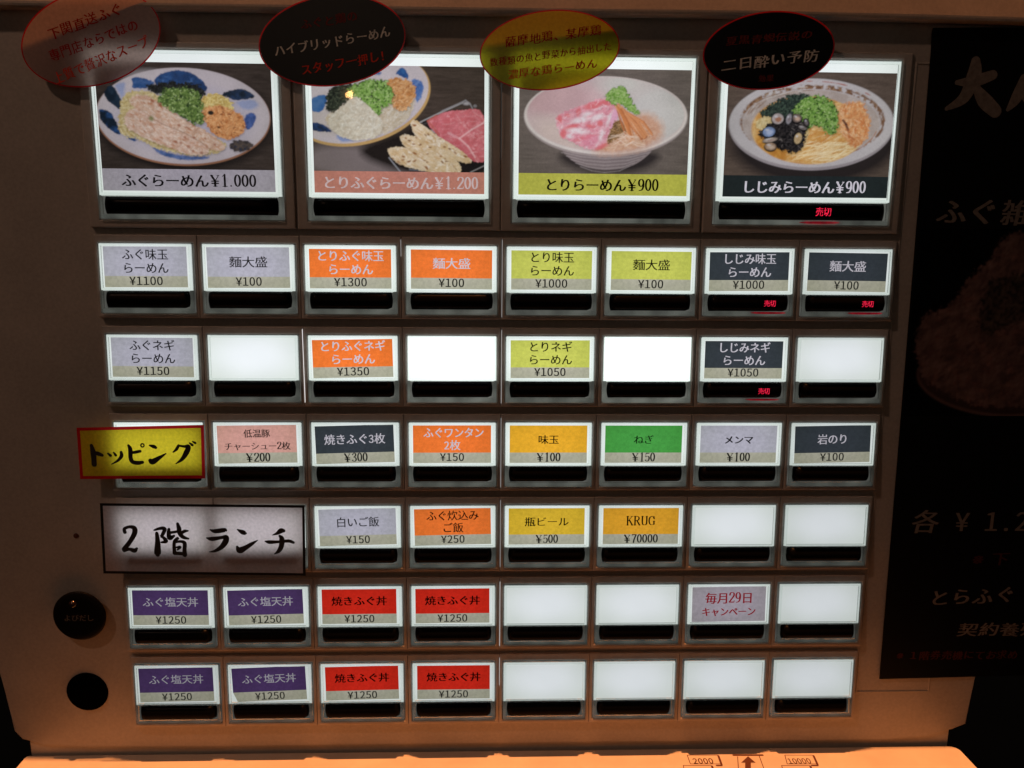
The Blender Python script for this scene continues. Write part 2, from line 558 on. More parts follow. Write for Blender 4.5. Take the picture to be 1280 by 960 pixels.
def place_text(lines, y_depth=0.0):
    """lines: (text, style, cx, cz_baseline, size, width_or_None, rot_deg) in mm of the local frame -> verts, tris"""
    VV, TT = [], []
    n = 0
    for text, style, cx, cz, size, width, rot in lines:
        v, t, w = line_shape(text, style)
        sx = size if width is None else width / w
        x = v[:, 0] * sx; z = v[:, 1] * size; d = v[:, 2] * size
        c, s = math.cos(math.radians(rot)), math.sin(math.radians(rot))
        VV.append(np.stack([cx + c * x - s * z, y_depth - d, cz + s * x + c * z], 1))
        TT.append(t + n); n += len(v)
    return np.concatenate(VV), np.concatenate(TT)

def text_obj(name, lines, mat, parent, y=0.0, **props):
    v, t = place_text(lines, y)
    return link(name, from_tris(v, t, name), mat, parent, **props)

# ------------------------------------------------------------------ printed pictures (flat print, painted per point)
def vnoise(x, y, seed, oct=3):
    r = np.random.RandomState(seed)
    out = np.zeros_like(x); a = 1.0; tot = 0
    for o in range(oct):
        g = r.rand(64, 64)
        xi = np.floor(x).astype(int); yi = np.floor(y).astype(int)
        fx = x - xi; fy = y - yi
        fx = fx * fx * (3 - 2 * fx); fy = fy * fy * (3 - 2 * fy)
        q = lambda i, j: g[(xi + i) % 64, (yi + j) % 64]
        out += a * ((q(0, 0) * (1 - fx) + q(1, 0) * fx) * (1 - fy) + (q(0, 1) * (1 - fx) + q(1, 1) * fx) * fy)
        tot += a; a *= .55; x = x * 2.03 + 7; y = y * 2.03 + 3
    return out / tot

class Picture:
    """a printed photograph, painted point by point; coordinates are positions in a crop, 'o' its origin and 's' its scale"""
    def __init__(s, x0, y0, x1, y1, o=(0, 0), sc=1.0, res=1.5, base=(.05, .04, .035), seed=1):
        s.b = ((x0 - o[0]) * sc, (y0 - o[1]) * sc, (x1 - o[0]) * sc, (y1 - o[1]) * sc)
        s.sc = sc
        s.nx = int((x1 - x0) * res); s.ny = int((y1 - y0) * res)
        s.X, s.Y = np.meshgrid(np.linspace(s.b[0], s.b[2], s.nx), np.linspace(s.b[1], s.b[3], s.ny))
        s.C = np.ones((s.ny, s.nx, 3)) * np.array(base)
        s.seed = seed
        s.px = (s.b[2] - s.b[0]) / (s.nx - 1)
    def n(s, f, seed, oct=3, fy=None):
        k = 1.0 / s.sc
        return vnoise(s.X * k * f + 31, s.Y * k * (fy or f) + 17, s.seed + seed, oct)
    def grain(s, amt, fx=.12, fy=.7, seed=0):
        s.C *= (1 + amt * (s.n(fx, seed, 3, fy) - .5) * 2)[..., None]
    def blend(s, m, col, col2=None, col3=None, ts=.25, seed=5):
        cc = np.ones_like(s.C) * np.array(col)
        if col2 is not None:
            k = np.clip((s.n(ts, seed) - .5) * 2.6 + .5, 0, 1)[..., None]
            cc = cc * (1 - k) + np.array(col2) * k
        if col3 is not None:
            k = np.clip((s.n(ts * 1.7, seed + 3) - .58) * 5, 0, 1)[..., None]
            cc = cc * (1 - k) + np.array(col3) * k
        s.C = s.C * (1 - m[..., None]) + cc * m[..., None]
    def mell(s, cx, cy, rx, ry, rot=0, soft=1.0):
        a = math.radians(rot)
        dx, dy = s.X - cx, s.Y - cy
        u = dx * math.cos(a) + dy * math.sin(a); v = -dx * math.sin(a) + dy * math.cos(a)
        r = np.sqrt((u / rx) ** 2 + (v / ry) ** 2)
        return np.clip((1 - r) * min(rx, ry) / (soft * s.sc) + .5, 0, 1)
    def mpoly(s, pts, soft=1.0, rough=1.0, rf=.35):
        P = np.array(pts, float)
        # round the outline (corner cutting)
        for _ in range(2):
            Q = np.roll(P, -1, 0)
            P = np.stack([P * .75 + Q * .25, P * .25 + Q * .75], 1).reshape(-1, 2)
        X, Y = s.X, s.Y
        if rough:
            X = X + rough * s.sc * (s.n(rf, 11) - .5) * 2.4
            Y = Y + rough * s.sc * (s.n(rf, 12) - .5) * 2.4
        pad = 4 * s.sc + rough * s.sc * 2
        i0 = max(int((P[:, 0].min() - pad - s.b[0]) / s.px), 0); i1 = min(int((P[:, 0].max() + pad - s.b[0]) / s.px) + 2, s.nx)
        j0 = max(int((P[:, 1].min() - pad - s.b[1]) / s.px), 0); j1 = min(int((P[:, 1].max() + pad - s.b[1]) / s.px) + 2, s.ny)
        out = np.zeros(s.X.shape)
        if i1 <= i0 or j1 <= j0: return out
        X = X[j0:j1, i0:i1]; Y = Y[j0:j1, i0:i1]
        ins = np.zeros(X.shape, bool); dist = np.full(X.shape, 1e9)
        for i in range(len(P)):
            x1, y1 = P[i]; x2, y2 = P[(i + 1) % len(P)]
            ins ^= ((y1 > Y) != (y2 > Y)) & (X < (x2 - x1) * (Y - y1) / ((y2 - y1) or 1e-9) + x1)
            t = np.clip(((X - x1) * (x2 - x1) + (Y - y1) * (y2 - y1)) / ((x2 - x1) ** 2 + (y2 - y1) ** 2 + 1e-9), 0, 1)
            dist = np.minimum(dist, np.hypot(X - x1 - t * (x2 - x1), Y - y1 - t * (y2 - y1)))
        out[j0:j1, i0:i1] = np.clip(np.where(ins, dist, -dist) / (soft * s.sc) + .5, 0, 1)
        return out
    def ell(s, cx, cy, rx, ry, col, rot=0, soft=1.0, alpha=1, **k):
        s.blend(s.mell(cx, cy, rx, ry, rot, soft) * alpha, col, **k)
    def poly(s, pts, col, soft=1.2, rough=1.0, within=None, alpha=1, **k):
        m = s.mpoly(pts, soft, rough) * alpha
        if within is not None: m = m * within
        s.blend(m, col, **k)
        return m
    def emboss(s, m, f, amt, seed=60):
        n = s.n(f, seed, 3)
        g = (np.roll(n, -1, 1) - np.roll(n, 1, 1)) + (np.roll(n, -1, 0) - np.roll(n, 1, 0))
        g = g / (np.abs(g).mean() * 2.5 + 1e-9)
        s.C *= (1 + amt * np.clip(g, -1.6, 1.6) * m)[..., None]
    def shadow(s, m, dx, dy, rad, amt):
        k = int(dx / s.px), int(dy / s.px)
        q = np.roll(np.roll(m, k[0], 1), k[1], 0)
        for _ in range(rad):
            q = (q * 2 + np.roll(q, 1, 0) + np.roll(q, -1, 0) + np.roll(q, 1, 1) + np.roll(q, -1, 1)) / 6
        s.C *= (1 - amt * q * (1 - m))[..., None]
    def item(s, pts, cols, rough=2.0, soft=1.2, sh=.45, em=.16, ef=.35, ts=.25, within=None, seed=5):
        m = s.mpoly(pts, soft, rough, .45)
        if within is not None: m = m * within
        if sh: s.shadow(m, .8 * s.sc, 1.4 * s.sc, 7, sh)
        s.blend(m, cols[0], col2=cols[1] if len(cols) > 1 else None, col3=cols[2] if len(cols) > 2 else None, ts=ts, seed=seed)
        if em: s.emboss(m, ef, em, seed + 50)
        return m
    def _seg(s, x1, y1, x2, y2, w, col, alpha, mask):
        pad = w + 2 * s.px + s.sc
        i0 = max(int((min(x1, x2) - pad - s.b[0]) / s.px), 0); i1 = min(int((max(x1, x2) + pad - s.b[0]) / s.px) + 2, s.nx)
        j0 = max(int((min(y1, y2) - pad - s.b[1]) / s.px), 0); j1 = min(int((max(y1, y2) + pad - s.b[1]) / s.px) + 2, s.ny)
        if i1 <= i0 or j1 <= j0: return
        X = s.X[j0:j1, i0:i1]; Y = s.Y[j0:j1, i0:i1]
        t = np.clip(((X - x1) * (x2 - x1) + (Y - y1) * (y2 - y1)) / ((x2 - x1) ** 2 + (y2 - y1) ** 2 + 1e-9), 0, 1)
        d = np.hypot(X - x1 - t * (x2 - x1), Y - y1 - t * (y2 - y1))
        m = np.clip((w - d) / (.9 * s.sc) + .5, 0, 1) * alpha
        if mask is not None: m = m * mask[j0:j1, i0:i1]
        m = m[..., None]
        s.C[j0:j1, i0:i1] = s.C[j0:j1, i0:i1] * (1 - m) + np.array(col) * m
    def line(s, pts, w, col, alpha=1.0, within=None):
        for (x1, y1), (x2, y2) in zip(pts[:-1], pts[1:]):
            s._seg(x1, y1, x2, y2, w * s.sc, col, alpha, within)
    def strands(s, mask, n, cols, length, w, ang, spread, seed, alpha=.75, curve=.3):
        r = random.Random(seed)
        ys, xs = np.where(mask > .5)
        if not len(xs): return
        for _ in range(n):
            i = r.randrange(len(xs))
            x, y = s.X[ys[i], xs[i]], s.Y[ys[i], xs[i]]
            a = math.radians(ang + r.uniform(-spread, spread))
            L = length * s.sc * r.uniform(.5, 1.2) / 3
            col = r.choice(cols); al = alpha * r.uniform(.6, 1.1); ww = w * s.sc * r.uniform(.7, 1.3)
            bend = r.uniform(-curve, curve)
            for k in range(3):
                x2, y2 = x + L * math.cos(a), y + L * math.sin(a)
                s._seg(x, y, x2, y2, ww, col, min(al, 1), mask)
                x, y = x2, y2; a += bend
    def mesh(s, corner, name, y, finish=True):
        """corner: function (u, v in 0..1) -> (x, z) mm"""
        if finish:
            s.C = s.C * (1 + .07 * (s.n(.05, 40, 2) - .5) * 2)[..., None]
            for _ in range(2):
                q = np.pad(s.C, ((1, 1), (1, 1), (0, 0)), mode='edge')
                s.C = (q[1:-1, 1:-1] * 4 + q[:-2, 1:-1] + q[2:, 1:-1] + q[1:-1, :-2] + q[1:-1, 2:]) / 8
            s.C = s.C * (1 + .07 * (s.n(.8, 41, 2) - .5) * 2)[..., None]
        u = (s.X - s.b[0]) / (s.b[2] - s.b[0]); v = (s.Y - s.b[1]) / (s.b[3] - s.b[1])
        x, z = corner(u, v)
        V = np.stack([x.ravel(), np.full(x.size, y), z.ravel()], 1) * MM
        idx = np.arange(x.size).reshape(x.shape)
        F = np.stack([idx[1:, :-1], idx[1:, 1:], idx[:-1, 1:], idx[:-1, :-1]], -1).reshape(-1, 4)
        me = bpy.data.meshes.new(name)
        me.vertices.add(len(V)); me.vertices.foreach_set('co', V.ravel().astype('f'))
        me.loops.add(F.size); me.loops.foreach_set('vertex_index', F.ravel().astype('i'))
        me.polygons.add(len(F)); me.polygons.foreach_set('loop_start', (np.arange(len(F)) * 4).astype('i'))
        me.polygons.foreach_set('loop_total', np.full(len(F), 4, 'i'))
        me.update(calc_edges=True)
        at = me.color_attributes.new('print', 'FLOAT_COLOR', 'POINT')
        at.data.foreach_set('color', np.c_[np.clip(s.C.reshape(-1, 3), 0, 1), np.ones(x.size)].ravel().astype('f'))
        return me

def srgb(r, g, b, k=1.0):
    f = lambda v: (((v / 255 + .055) / 1.055) ** 2.4 if v > 10 else v / 255 / 12.92) * k
    return (f(r), f(g), f(b))
K = 1.0
def c(r, g, b):
    m = (r + g + b) / 3
    return srgb(*(v * .88 + m * .12 for v in (r, g, b)), K)

def leeks(p, m, seed, bright=False):
    hi = [c(120, 158, 66), c(146, 178, 92), c(96, 138, 50)] if bright else [c(96, 122, 52), c(126, 146, 74), c(74, 100, 42)]
    p.strands(m, 420, [c(30, 44, 24), c(42, 62, 30)], 3.5, .8, 0, 180, seed, .7, .7)
    p.strands(m, 620, hi, 3.2, .6, 0, 180, seed + 1, .75, .8)
    p.strands(m, 90, [c(176, 194, 128), c(160, 180, 110)], 2.2, .4, 0, 180, seed + 2, .6, .8)

def picture_fugu():
    p = Picture(125, 77, 341, 213, (105, 62), 5.108, base=c(60, 48, 44), seed=3)
    S = 5.108
    p.grain(.45, .05, .45); p.grain(.15, .8, .8, 3)
    p.ell(650, 455, 570, 330, c(34, 27, 26), soft=9)
    p.ell(640, 430, 551, 319, c(148, 96, 70), soft=1)
    p.ell(640, 423, 546, 313, c(182, 166, 172), soft=1)
    pl = p.mell(640, 423, 540, 308)
    p.ell(640, 440, 440, 225, c(170, 158, 172), soft=12, alpha=.8)
    p.ell(430, 190, 130, 60, c(192, 176, 180), soft=10, alpha=.6)
    blue, navy, pale = c(38, 72, 126), c(24, 34, 48), c(140, 144, 178)
    p.poly([(215, 225), (290, 200), (285, 260), (265, 320), (240, 270)], pale, soft=4, within=pl)
    p.poly([(970, 325), (1090, 300), (1130, 350), (1060, 380), (1000, 360)], pale, soft=4, within=pl)
    p.poly([(465, 205), (480, 175), (530, 140), (610, 125), (690, 132), (755, 170), (795, 215), (805, 250), (770, 265), (700, 250), (600, 240), (500, 235)], blue, col2=c(30, 54, 96), col3=c(58, 92, 146), ts=.12)
    p.poly([(325, 178), (380, 175), (450, 192), (480, 215), (420, 245), (360, 247), (322, 240), (340, 212)], blue, col2=c(64, 92, 144), ts=.2)
    p.poly([(148, 272), (190, 225), (215, 235), (235, 275), (272, 350), (247, 390), (200, 352), (160, 315)], navy, col2=c(34, 48, 66), ts=.15)
    p.poly([(108, 386), (130, 383), (190, 400), (205, 450), (232, 500), (242, 552), (200, 542), (150, 495), (115, 445)], blue, col2=navy, ts=.12)
    p.poly([(270, 553), (310, 558), (348, 590), (300, 588)], blue, soft=1.6)
    p.poly([(425, 622), (470, 640), (560, 672), (680, 688), (808, 683), (760, 706), (640, 714), (540, 697), (460, 668)], c(52, 78, 130), col2=c(90, 108, 160), soft=2.2, ts=.15)
    p.poly([(878, 286), (930, 252), (1020, 237), (1070, 258), (1107, 290), (1060, 305), (965, 318), (930, 297)], navy, col2=c(34, 52, 84), ts=.15)
    p.poly([(1033, 410), (1060, 393), (1103, 403), (1096, 450), (1070, 492), (1045, 510), (1018, 482)], c(66, 88, 150), col2=c(44, 66, 120), soft=1.6)
    p.item([(918, 607), (950, 580), (1000, 570), (1060, 588), (1078, 605), (1040, 642), (990, 657), (925, 640)], [c(44, 40, 46), c(84, 70, 64), c(30, 44, 70)], sh=.3, ts=.2)
    p.item([(408, 236), (450, 213), (520, 213), (600, 200), (700, 205), (770, 235), (792, 265), (772, 300), (720, 300), (690, 270), (600, 250), (540, 275), (480, 272), (420, 252)], [c(22, 24, 26), c(44, 46, 44), c(12, 14, 16)], rough=4, em=.4, ts=.5, within=pl)
    # noodles
    m = p.item([(262, 300), (330, 262), (400, 258), (470, 268), (520, 320), (560, 400), (650, 460), (800, 540), (910, 600), (880, 650), (760, 680), (640, 680), (520, 650), (420, 618), (350, 575), (240, 552), (225, 480), (240, 390)], [c(196, 172, 122), c(178, 150, 96), c(206, 186, 146)], rough=3, sh=.35)
    p.strands(m, 260, [c(212, 192, 150), c(160, 128, 78), c(200, 176, 120)], 12, .6, 25, 60, 2, .6)
    # seared fish, two fillets
    f1 = p.item([(300, 330), (330, 290), (400, 285), (460, 310), (520, 365), (610, 420), (700, 475), (800, 525), (870, 590), (905, 625), (860, 650), (800, 640), (700, 570), (560, 500), (430, 430), (350, 390)], [c(204, 168, 146), c(190, 144, 118), c(214, 186, 166)], rough=2, sh=.3, em=.10, ef=.16)
    f2 = p.item([(262, 450), (290, 390), (340, 370), (420, 400), (520, 470), (640, 530), (740, 590), (810, 650), (760, 678), (650, 676), (540, 628), (430, 592), (330, 540), (270, 500)], [c(206, 170, 152), c(192, 150, 128), c(216, 190, 172)], rough=2, sh=.5, em=.10, ef=.16, seed=9)
    for f_, sd in ((f1, 4), (f2, 5)):
        p.strands(f_, 150, [c(186, 130, 100), c(218, 196, 180), c(198, 150, 122)], 7, .7, 32, 18, sd, .4)
        p.strands(f_, 26, [c(176, 104, 66), c(160, 88, 52)], 5, .9, 32, 40, sd + 5, .45)
    for (x, y, q) in ((582, 588, 9), (615, 597, 7), (660, 622, 9), (742, 662, 9), (830, 606, 7), (452, 325, 9), (500, 350, 10), (610, 482, 9), (700, 560, 8), (640, 560, 6), (690, 650, 7)):
        p.ell(x, y, q * 1.3, q, c(150, 78, 46), rot=30, soft=1.6, alpha=.75)
    p.line([(430, 432), (520, 482), (640, 530), (740, 590), (800, 636)], .7, c(142, 100, 80), .55)
    p.ell(437, 440, 15, 16, c(120, 118, 70), soft=3, alpha=.9)
    my = p.item([(745, 330), (790, 280), (850, 268), (920, 296), (965, 340), (950, 390), (850, 370), (780, 385), (745, 370)], [c(206, 176, 96), c(184, 148, 76), c(214, 192, 130)], rough=3, sh=.3)
    p.strands(my, 120, [c(222, 198, 130), c(176, 136, 66)], 8, .5, 30, 90, 3, .6)
    mo = p.item([(752, 392), (800, 352), (880, 350), (950, 378), (1022, 408), (1034, 470), (1022, 522), (970, 562), (890, 573), (830, 542), (790, 492), (768, 440)], [c(210, 140, 84), c(190, 112, 58), c(222, 164, 110)], rough=2.5, em=.22, ef=.3)
    p.strands(mo, 200, [c(226, 166, 110), c(168, 92, 44), c(214, 146, 92)], 8, .55, 20, 90, 9, .55, .5)
    p.strands(mo, 18, [c(130, 64, 34)], 4, .8, 20, 60, 19, .6)
    p.ell(815, 398, 19, 14, c(38, 34, 30), soft=1.3)
    p.ell(860, 492, 8, 7, c(96, 60, 34), soft=1.3)
    mg = p.item([(488, 292), (530, 250), (600, 240), (660, 232), (725, 252), (765, 290), (768, 335), (755, 375), (775, 430), (765, 478), (705, 475), (640, 435), (580, 402), (530, 362), (492, 335)], [c(62, 84, 38), c(40, 56, 30), c(86, 112, 50)], rough=4, em=.3, ts=.5)
    leeks(p, mg, 3)
    return p

def picture_torifugu():
    p = Picture(388, 80.5, 606, 216, base=c(66, 53, 46), seed=9)
    p.grain(.35, .06, .5); p.grain(.15, .8, .8, 3)
    p.poly([(380, 180), (470, 184), (560, 216), (560, 226), (380, 226)], c(122, 106, 106), soft=16, rough=0)
    p.poly([(430, 190), (500, 165), (545, 140), (575, 170), (570, 222), (510, 222)], c(30, 24, 23), soft=12, rough=0)
    p.ell(449, 124.3, 91, 56.2, c(190, 146, 88), rot=-17)
    p.ell(448.3, 122.2, 89.2, 54.4, c(190, 174, 178), rot=-17)
    pl = p.mell(448.3, 122.2, 88, 53, -17)
    p.ell(445, 135, 66, 34, c(182, 166, 160), rot=-15, soft=8, alpha=.7)
    blue = c(44, 90, 150)
    p.poly([(386, 124), (396, 119), (409, 118), (406, 131), (398, 142), (386, 139)], blue, within=pl, col2=c(66, 106, 158), ts=.15)
    p.poly([(386, 153), (402, 156), (415, 166), (400, 166), (386, 164)], c(34, 60, 108), within=pl, col2=c(24, 40, 66))
    p.poly([(417, 168), (432, 171), (450, 174), (430, 179), (419, 176)], c(128, 140, 184), soft=3, within=pl)
    p.poly([(493, 90), (502, 81), (509, 89), (511, 98), (500, 94)], blue, col2=c(30, 70, 130))
    p.poly([(462, 91), (478, 88), (474, 93)], blue, soft=2.4)
    p.poly([(512, 98), (522, 96), (530, 104), (527, 118), (520, 130), (518, 112)], c(58, 94, 160), col2=c(98, 124, 176), soft=1.8, ts=.3)
    mb = p.item([(470, 122), (500, 130), (521, 120), (512, 146), (490, 163), (452, 177), (420, 170), (402, 152), (410, 140), (435, 126)], [c(198, 180, 160), c(184, 162, 136), c(206, 192, 176)], sh=.15, em=.08)
    p.strands(mb, 80, [c(212, 196, 176), c(176, 152, 124)], 12, .6, -20, 50, 2, .4)
    mn = p.item([(409, 112), (420, 105), (444, 102), (442, 114), (432, 128), (418, 138), (408, 141), (404, 128)], [c(30, 36, 30), c(54, 60, 46), c(16, 20, 18)], rough=4, em=.4, ts=.5)
    p.strands(mn, 60, [c(78, 84, 64), c(18, 22, 18)], 3, .5, 0, 180, 4, .6)
    mo = p.item([(482, 98), (498, 95), (513, 100), (521, 112), (515, 126), (503, 140), (490, 134), (484, 114)], [c(204, 144, 90), c(188, 120, 64), c(216, 168, 122)], rough=3, em=.22)
    p.strands(mo, 130, [c(158, 90, 44), c(222, 172, 122), c(206, 146, 92)], 6, .5, -10, 60, 6, .6)
    mg = p.item([(430, 112), (446, 102), (462, 98), (482, 98), (492, 112), (490, 128), (476, 133), (474, 146), (462, 138), (448, 126)], [c(98, 130, 50), c(66, 94, 38), c(124, 156, 66)], rough=4, em=.25, ts=.5)
    leeks(p, mg, 5, True)
    mc = p.item([(437, 121), (446, 120), (458, 131), (471, 143), (479, 160), (467, 173), (440, 177), (418, 170), (406, 154), (414, 141), (428, 132)], [c(202, 188, 168), c(190, 172, 150), c(212, 202, 186)], rough=1.6, em=.1, ef=.15, sh=.3)
    p.strands(mc, 50, [c(216, 206, 192), c(178, 160, 138)], 14, .7, 30, 60, 12, .35)
    p.line([(522, 153), (550, 139), (578, 126)], 1.0, c(150, 144, 144)); p.line([(528, 152), (546, 143)], 1.1, c(24, 22, 24)); p.line([(524, 156), (534, 152)], .8, c(60, 56, 58))
    p.line([(552, 137), (574, 127), (582, 123), (588, 128), (591, 134)], .9, c(132, 124, 126)); p.ell(594, 130, 2.4, 2, c(120, 112, 114))
    p.ell(583, 127, 4, 2, c(160, 150, 152), soft=2); p.ell(541, 163, 3, 3, c(150, 150, 160), soft=2)
    p.poly([(482, 196), (500, 208), (545, 218), (610, 218), (610, 194), (580, 200)], c(26, 22, 23), soft=1.5)
    p.line([(484, 198), (490, 206), (498, 216)], .8, c(140, 136, 142)); p.line([(510, 213), (530, 215)], .8, c(110, 108, 120)); p.line([(588, 216), (608, 206)], .7, c(140, 130, 130))
    mh = p.item([(530, 150), (548, 142), (557, 137), (580, 135), (600, 133), (605, 144), (612, 150), (612, 202), (592, 203), (580, 194), (562, 180), (545, 168)], [c(208, 106, 114), c(198, 90, 96), c(220, 134, 140)], rough=1, em=.08, ef=.2, ts=.14)
    p.strands(mh, 70, [c(222, 150, 152), c(190, 84, 92)], 14, .8, 20, 50, 8, .3)
    p.line([(574, 172), (590, 160), (604, 152), (612, 142)], 1.1, c(226, 166, 168), .75); p.line([(574, 172), (585, 182), (594, 196)], 1.3, c(226, 166, 168), .7); p.line([(560, 165), (574, 172)], 1.6, c(222, 158, 164), .5)
    p.poly([(545, 166), (575, 174), (590, 190), (592, 203), (572, 190)], c(186, 74, 84), soft=4, alpha=.5)
    p.line([(545, 143), (534, 150), (548, 167)], 1.4, c(184, 84, 72), .7)
    for pts, sd in (([(511, 152), (517, 147), (527, 155), (545, 168), (565, 180), (583, 193), (593, 204), (576, 204), (556, 193), (530, 181), (516, 168)], 1),
                    ([(496, 170), (506, 167), (520, 170), (545, 183), (568, 196), (578, 212), (574, 220), (550, 220), (520, 198), (504, 184)], 2),
                    ([(481, 186), (495, 183), (515, 187), (545, 193), (566, 206), (574, 220), (548, 220), (520, 213), (496, 207), (486, 198)], 3)):
        mf = p.item(pts, [c(218, 190, 156), c(202, 166, 122), c(226, 206, 184)], rough=1.2, em=.06, ef=.15, sh=.6, ts=.12, seed=sd)
        p.strands(mf, 60, [c(190, 140, 86), c(232, 212, 190), c(206, 166, 118)], 8, .7, 32, 16, sd, .5)
        p.strands(mf, 16, [c(150, 88, 42), c(126, 74, 38)], 3.5, 1.0, 20, 40, sd + 9, .65)
    return p

def picture_tori():
    p = Picture(649, 83, 860, 219, base=c(104, 90, 84), seed=14)
    p.grain(.22, .05, .4); p.grain(.16, .9, .9, 3)
    p.poly([(685, 188), (720, 218), (806, 218), (836, 184)], c(50, 42, 42), soft=11, rough=0)
    p.poly([(698, 184), (712, 200), (730, 210), (755, 214.5), (785, 211), (804, 200), (820, 182)], c(136, 118, 118), soft=1, rough=0)
    for k in range(5):
        q = k * 4.6
        p.line([(700 + q * 1.3, 189 + q), (725 + q * .7, 194.5 + q), (756, 196.5 + q), (790 - q * .7, 194 + q), (814 - q * 1.3, 188 + q)], .5, c(104, 88, 90), .7)
        p.line([(702 + q * 1.3, 191.4 + q), (727 + q * .7, 196.6 + q), (756, 198.8 + q), (788 - q * .7, 196.4 + q), (811 - q * 1.3, 190 + q)], .5, c(158, 142, 142), .6)
    p.ell(756, 144.6, 101, 52, c(156, 138, 136))
    p.ell(756, 143, 100.4, 50.6, c(208, 192, 186))
    p.ell(756, 141.6, 97.5, 48.3, c(194, 166, 166), soft=2)
    b = p.mell(756, 141.6, 97, 48)
    p.blend(p.mell(822, 140, 46, 40, 0, 26) * b, c(192, 182, 178)); p.blend(p.mell(695, 122, 50, 24, 0, 16) * b, c(190, 150, 152))
    p.blend(p.mell(775, 102, 26, 14, 0, 14) * b, c(194, 184, 178)); p.blend(p.mell(700, 170, 34, 20, 30, 16) * b, c(198, 172, 164))
    p.blend(p.mpoly([(735, 190), (752, 165), (775, 150), (800, 136), (822, 146), (830, 166), (812, 184), (770, 194)], 12, 2), c(206, 158, 132), col2=c(196, 140, 112))
    ms = p.mpoly([(750, 188), (760, 166), (780, 152), (805, 150), (816, 166), (802, 182), (770, 190)], 5, 2)
    p.strands(ms, 120, [c(222, 184, 156), c(188, 124, 84), c(214, 164, 130)], 12, .7, -15, 45, 3, .5)
    mm_ = p.item([(693, 146), (704, 139), (720, 132), (734, 126), (752, 120), (768, 123), (773, 132), (769, 150), (761, 166), (754, 184), (742, 188), (728, 185), (712, 176), (700, 172), (696, 158)], [c(216, 148, 158), c(208, 126, 140), c(214, 178, 182)], rough=2, em=.1, ef=.25, ts=.18, sh=.25)
    for (x, y, rx, ry, rot) in ((722, 138, 3, 5.5, 8), (740, 130, 12, 4.5, -14), (757, 126, 8, 3.5, 8), (699, 148, 3.5, 5, 0), (704, 167, 4, 5.5, 8), (714, 158, 10, 3, -20), (738, 157, 6, 2.4, 12), (749, 153, 3.5, 3.5, 35), (709, 143, 4, 2.2, 0), (752, 183, 9, 3, -28), (731, 172, 12, 2.6, -16)):
        p.ell(x, y, rx, ry, c(214, 92, 96), rot=rot, soft=2.6, alpha=.82)
    for (x, y, rx, ry, rot) in ((724, 149, 10, 3.6, -10), (722, 163, 12, 3.5, 5), (745, 145, 8, 3.5, -20), (751, 168, 2.6, 8, 15), (733, 141, 7, 2.2, -10), (712, 170, 4, 3, 0), (760, 148, 2, 8, 20)):
        p.ell(x, y, rx, ry, c(218, 202, 204), rot=rot, soft=3.4, alpha=.85)
    p.strands(mm_, 90, [c(230, 190, 196), c(204, 110, 124), c(222, 160, 170)], 6, .6, -20, 70, 6, .45)
    p.poly([(724, 173), (738, 167), (749, 170), (744, 183), (730, 183)], c(212, 120, 142), soft=3, alpha=.6)
    p.poly([(763, 136), (772, 131), (770, 150), (761, 166)], c(216, 152, 176), soft=2)
    p.item([(765, 150), (774, 148), (780, 156), (784, 166), (772, 170), (758, 184), (760, 166)], [c(150, 106, 62), c(98, 70, 42), c(196, 150, 110)], em=.3, ts=.6, sh=.2)
    r = random.Random(4)
    for i in range(34):
        a = r.random()
        x0, y0 = 768 + 14 * a + r.uniform(-2, 2), 127 + 14 * a + r.uniform(-3, 3)
        x1, y1 = 786 + 26 * a + r.uniform(-3, 3), 176 - 8 * a + r.uniform(-5, 4)
        mx, my = (x0 + x1) / 2 + r.uniform(-2, 5), (y0 + y1) / 2 - r.uniform(-2, 3)
        w = r.uniform(.8, 1.5)
        p.line([(x0 + .8, y0 + .8), (mx + .9, my + .8), (x1 + .8, y1 + .8)], w, c(140, 72, 38), .45)
        p.line([(x0, y0), (mx, my), (x1, y1)], w, r.choice([c(216, 138, 88), c(206, 120, 66), c(224, 156, 112), c(190, 106, 60)]), .9)
    for i in range(16):
        x0 = 760 + r.uniform(0, 24); y0 = 168 + r.uniform(0, 18)
        p.line([(x0, y0), (x0 + 8, y0 - 4 + r.uniform(-3, 3)), (x0 + 16, y0 - 2 + r.uniform(-3, 4)), (x0 + 24, y0 + r.uniform(-4, 4))], .6, r.choice([c(228, 196, 174), c(216, 172, 142)]), .7)
    mg = p.item([(752, 116), (764, 107), (772, 104), (781, 110), (786, 122), (795, 134), (796, 142), (786, 137), (776, 128), (766, 128), (756, 122)], [c(112, 152, 66), c(78, 114, 50), c(146, 180, 96)], rough=3.5, em=.3, ts=.5, sh=.3)
    leeks(p, mg, 5, True)
    return p

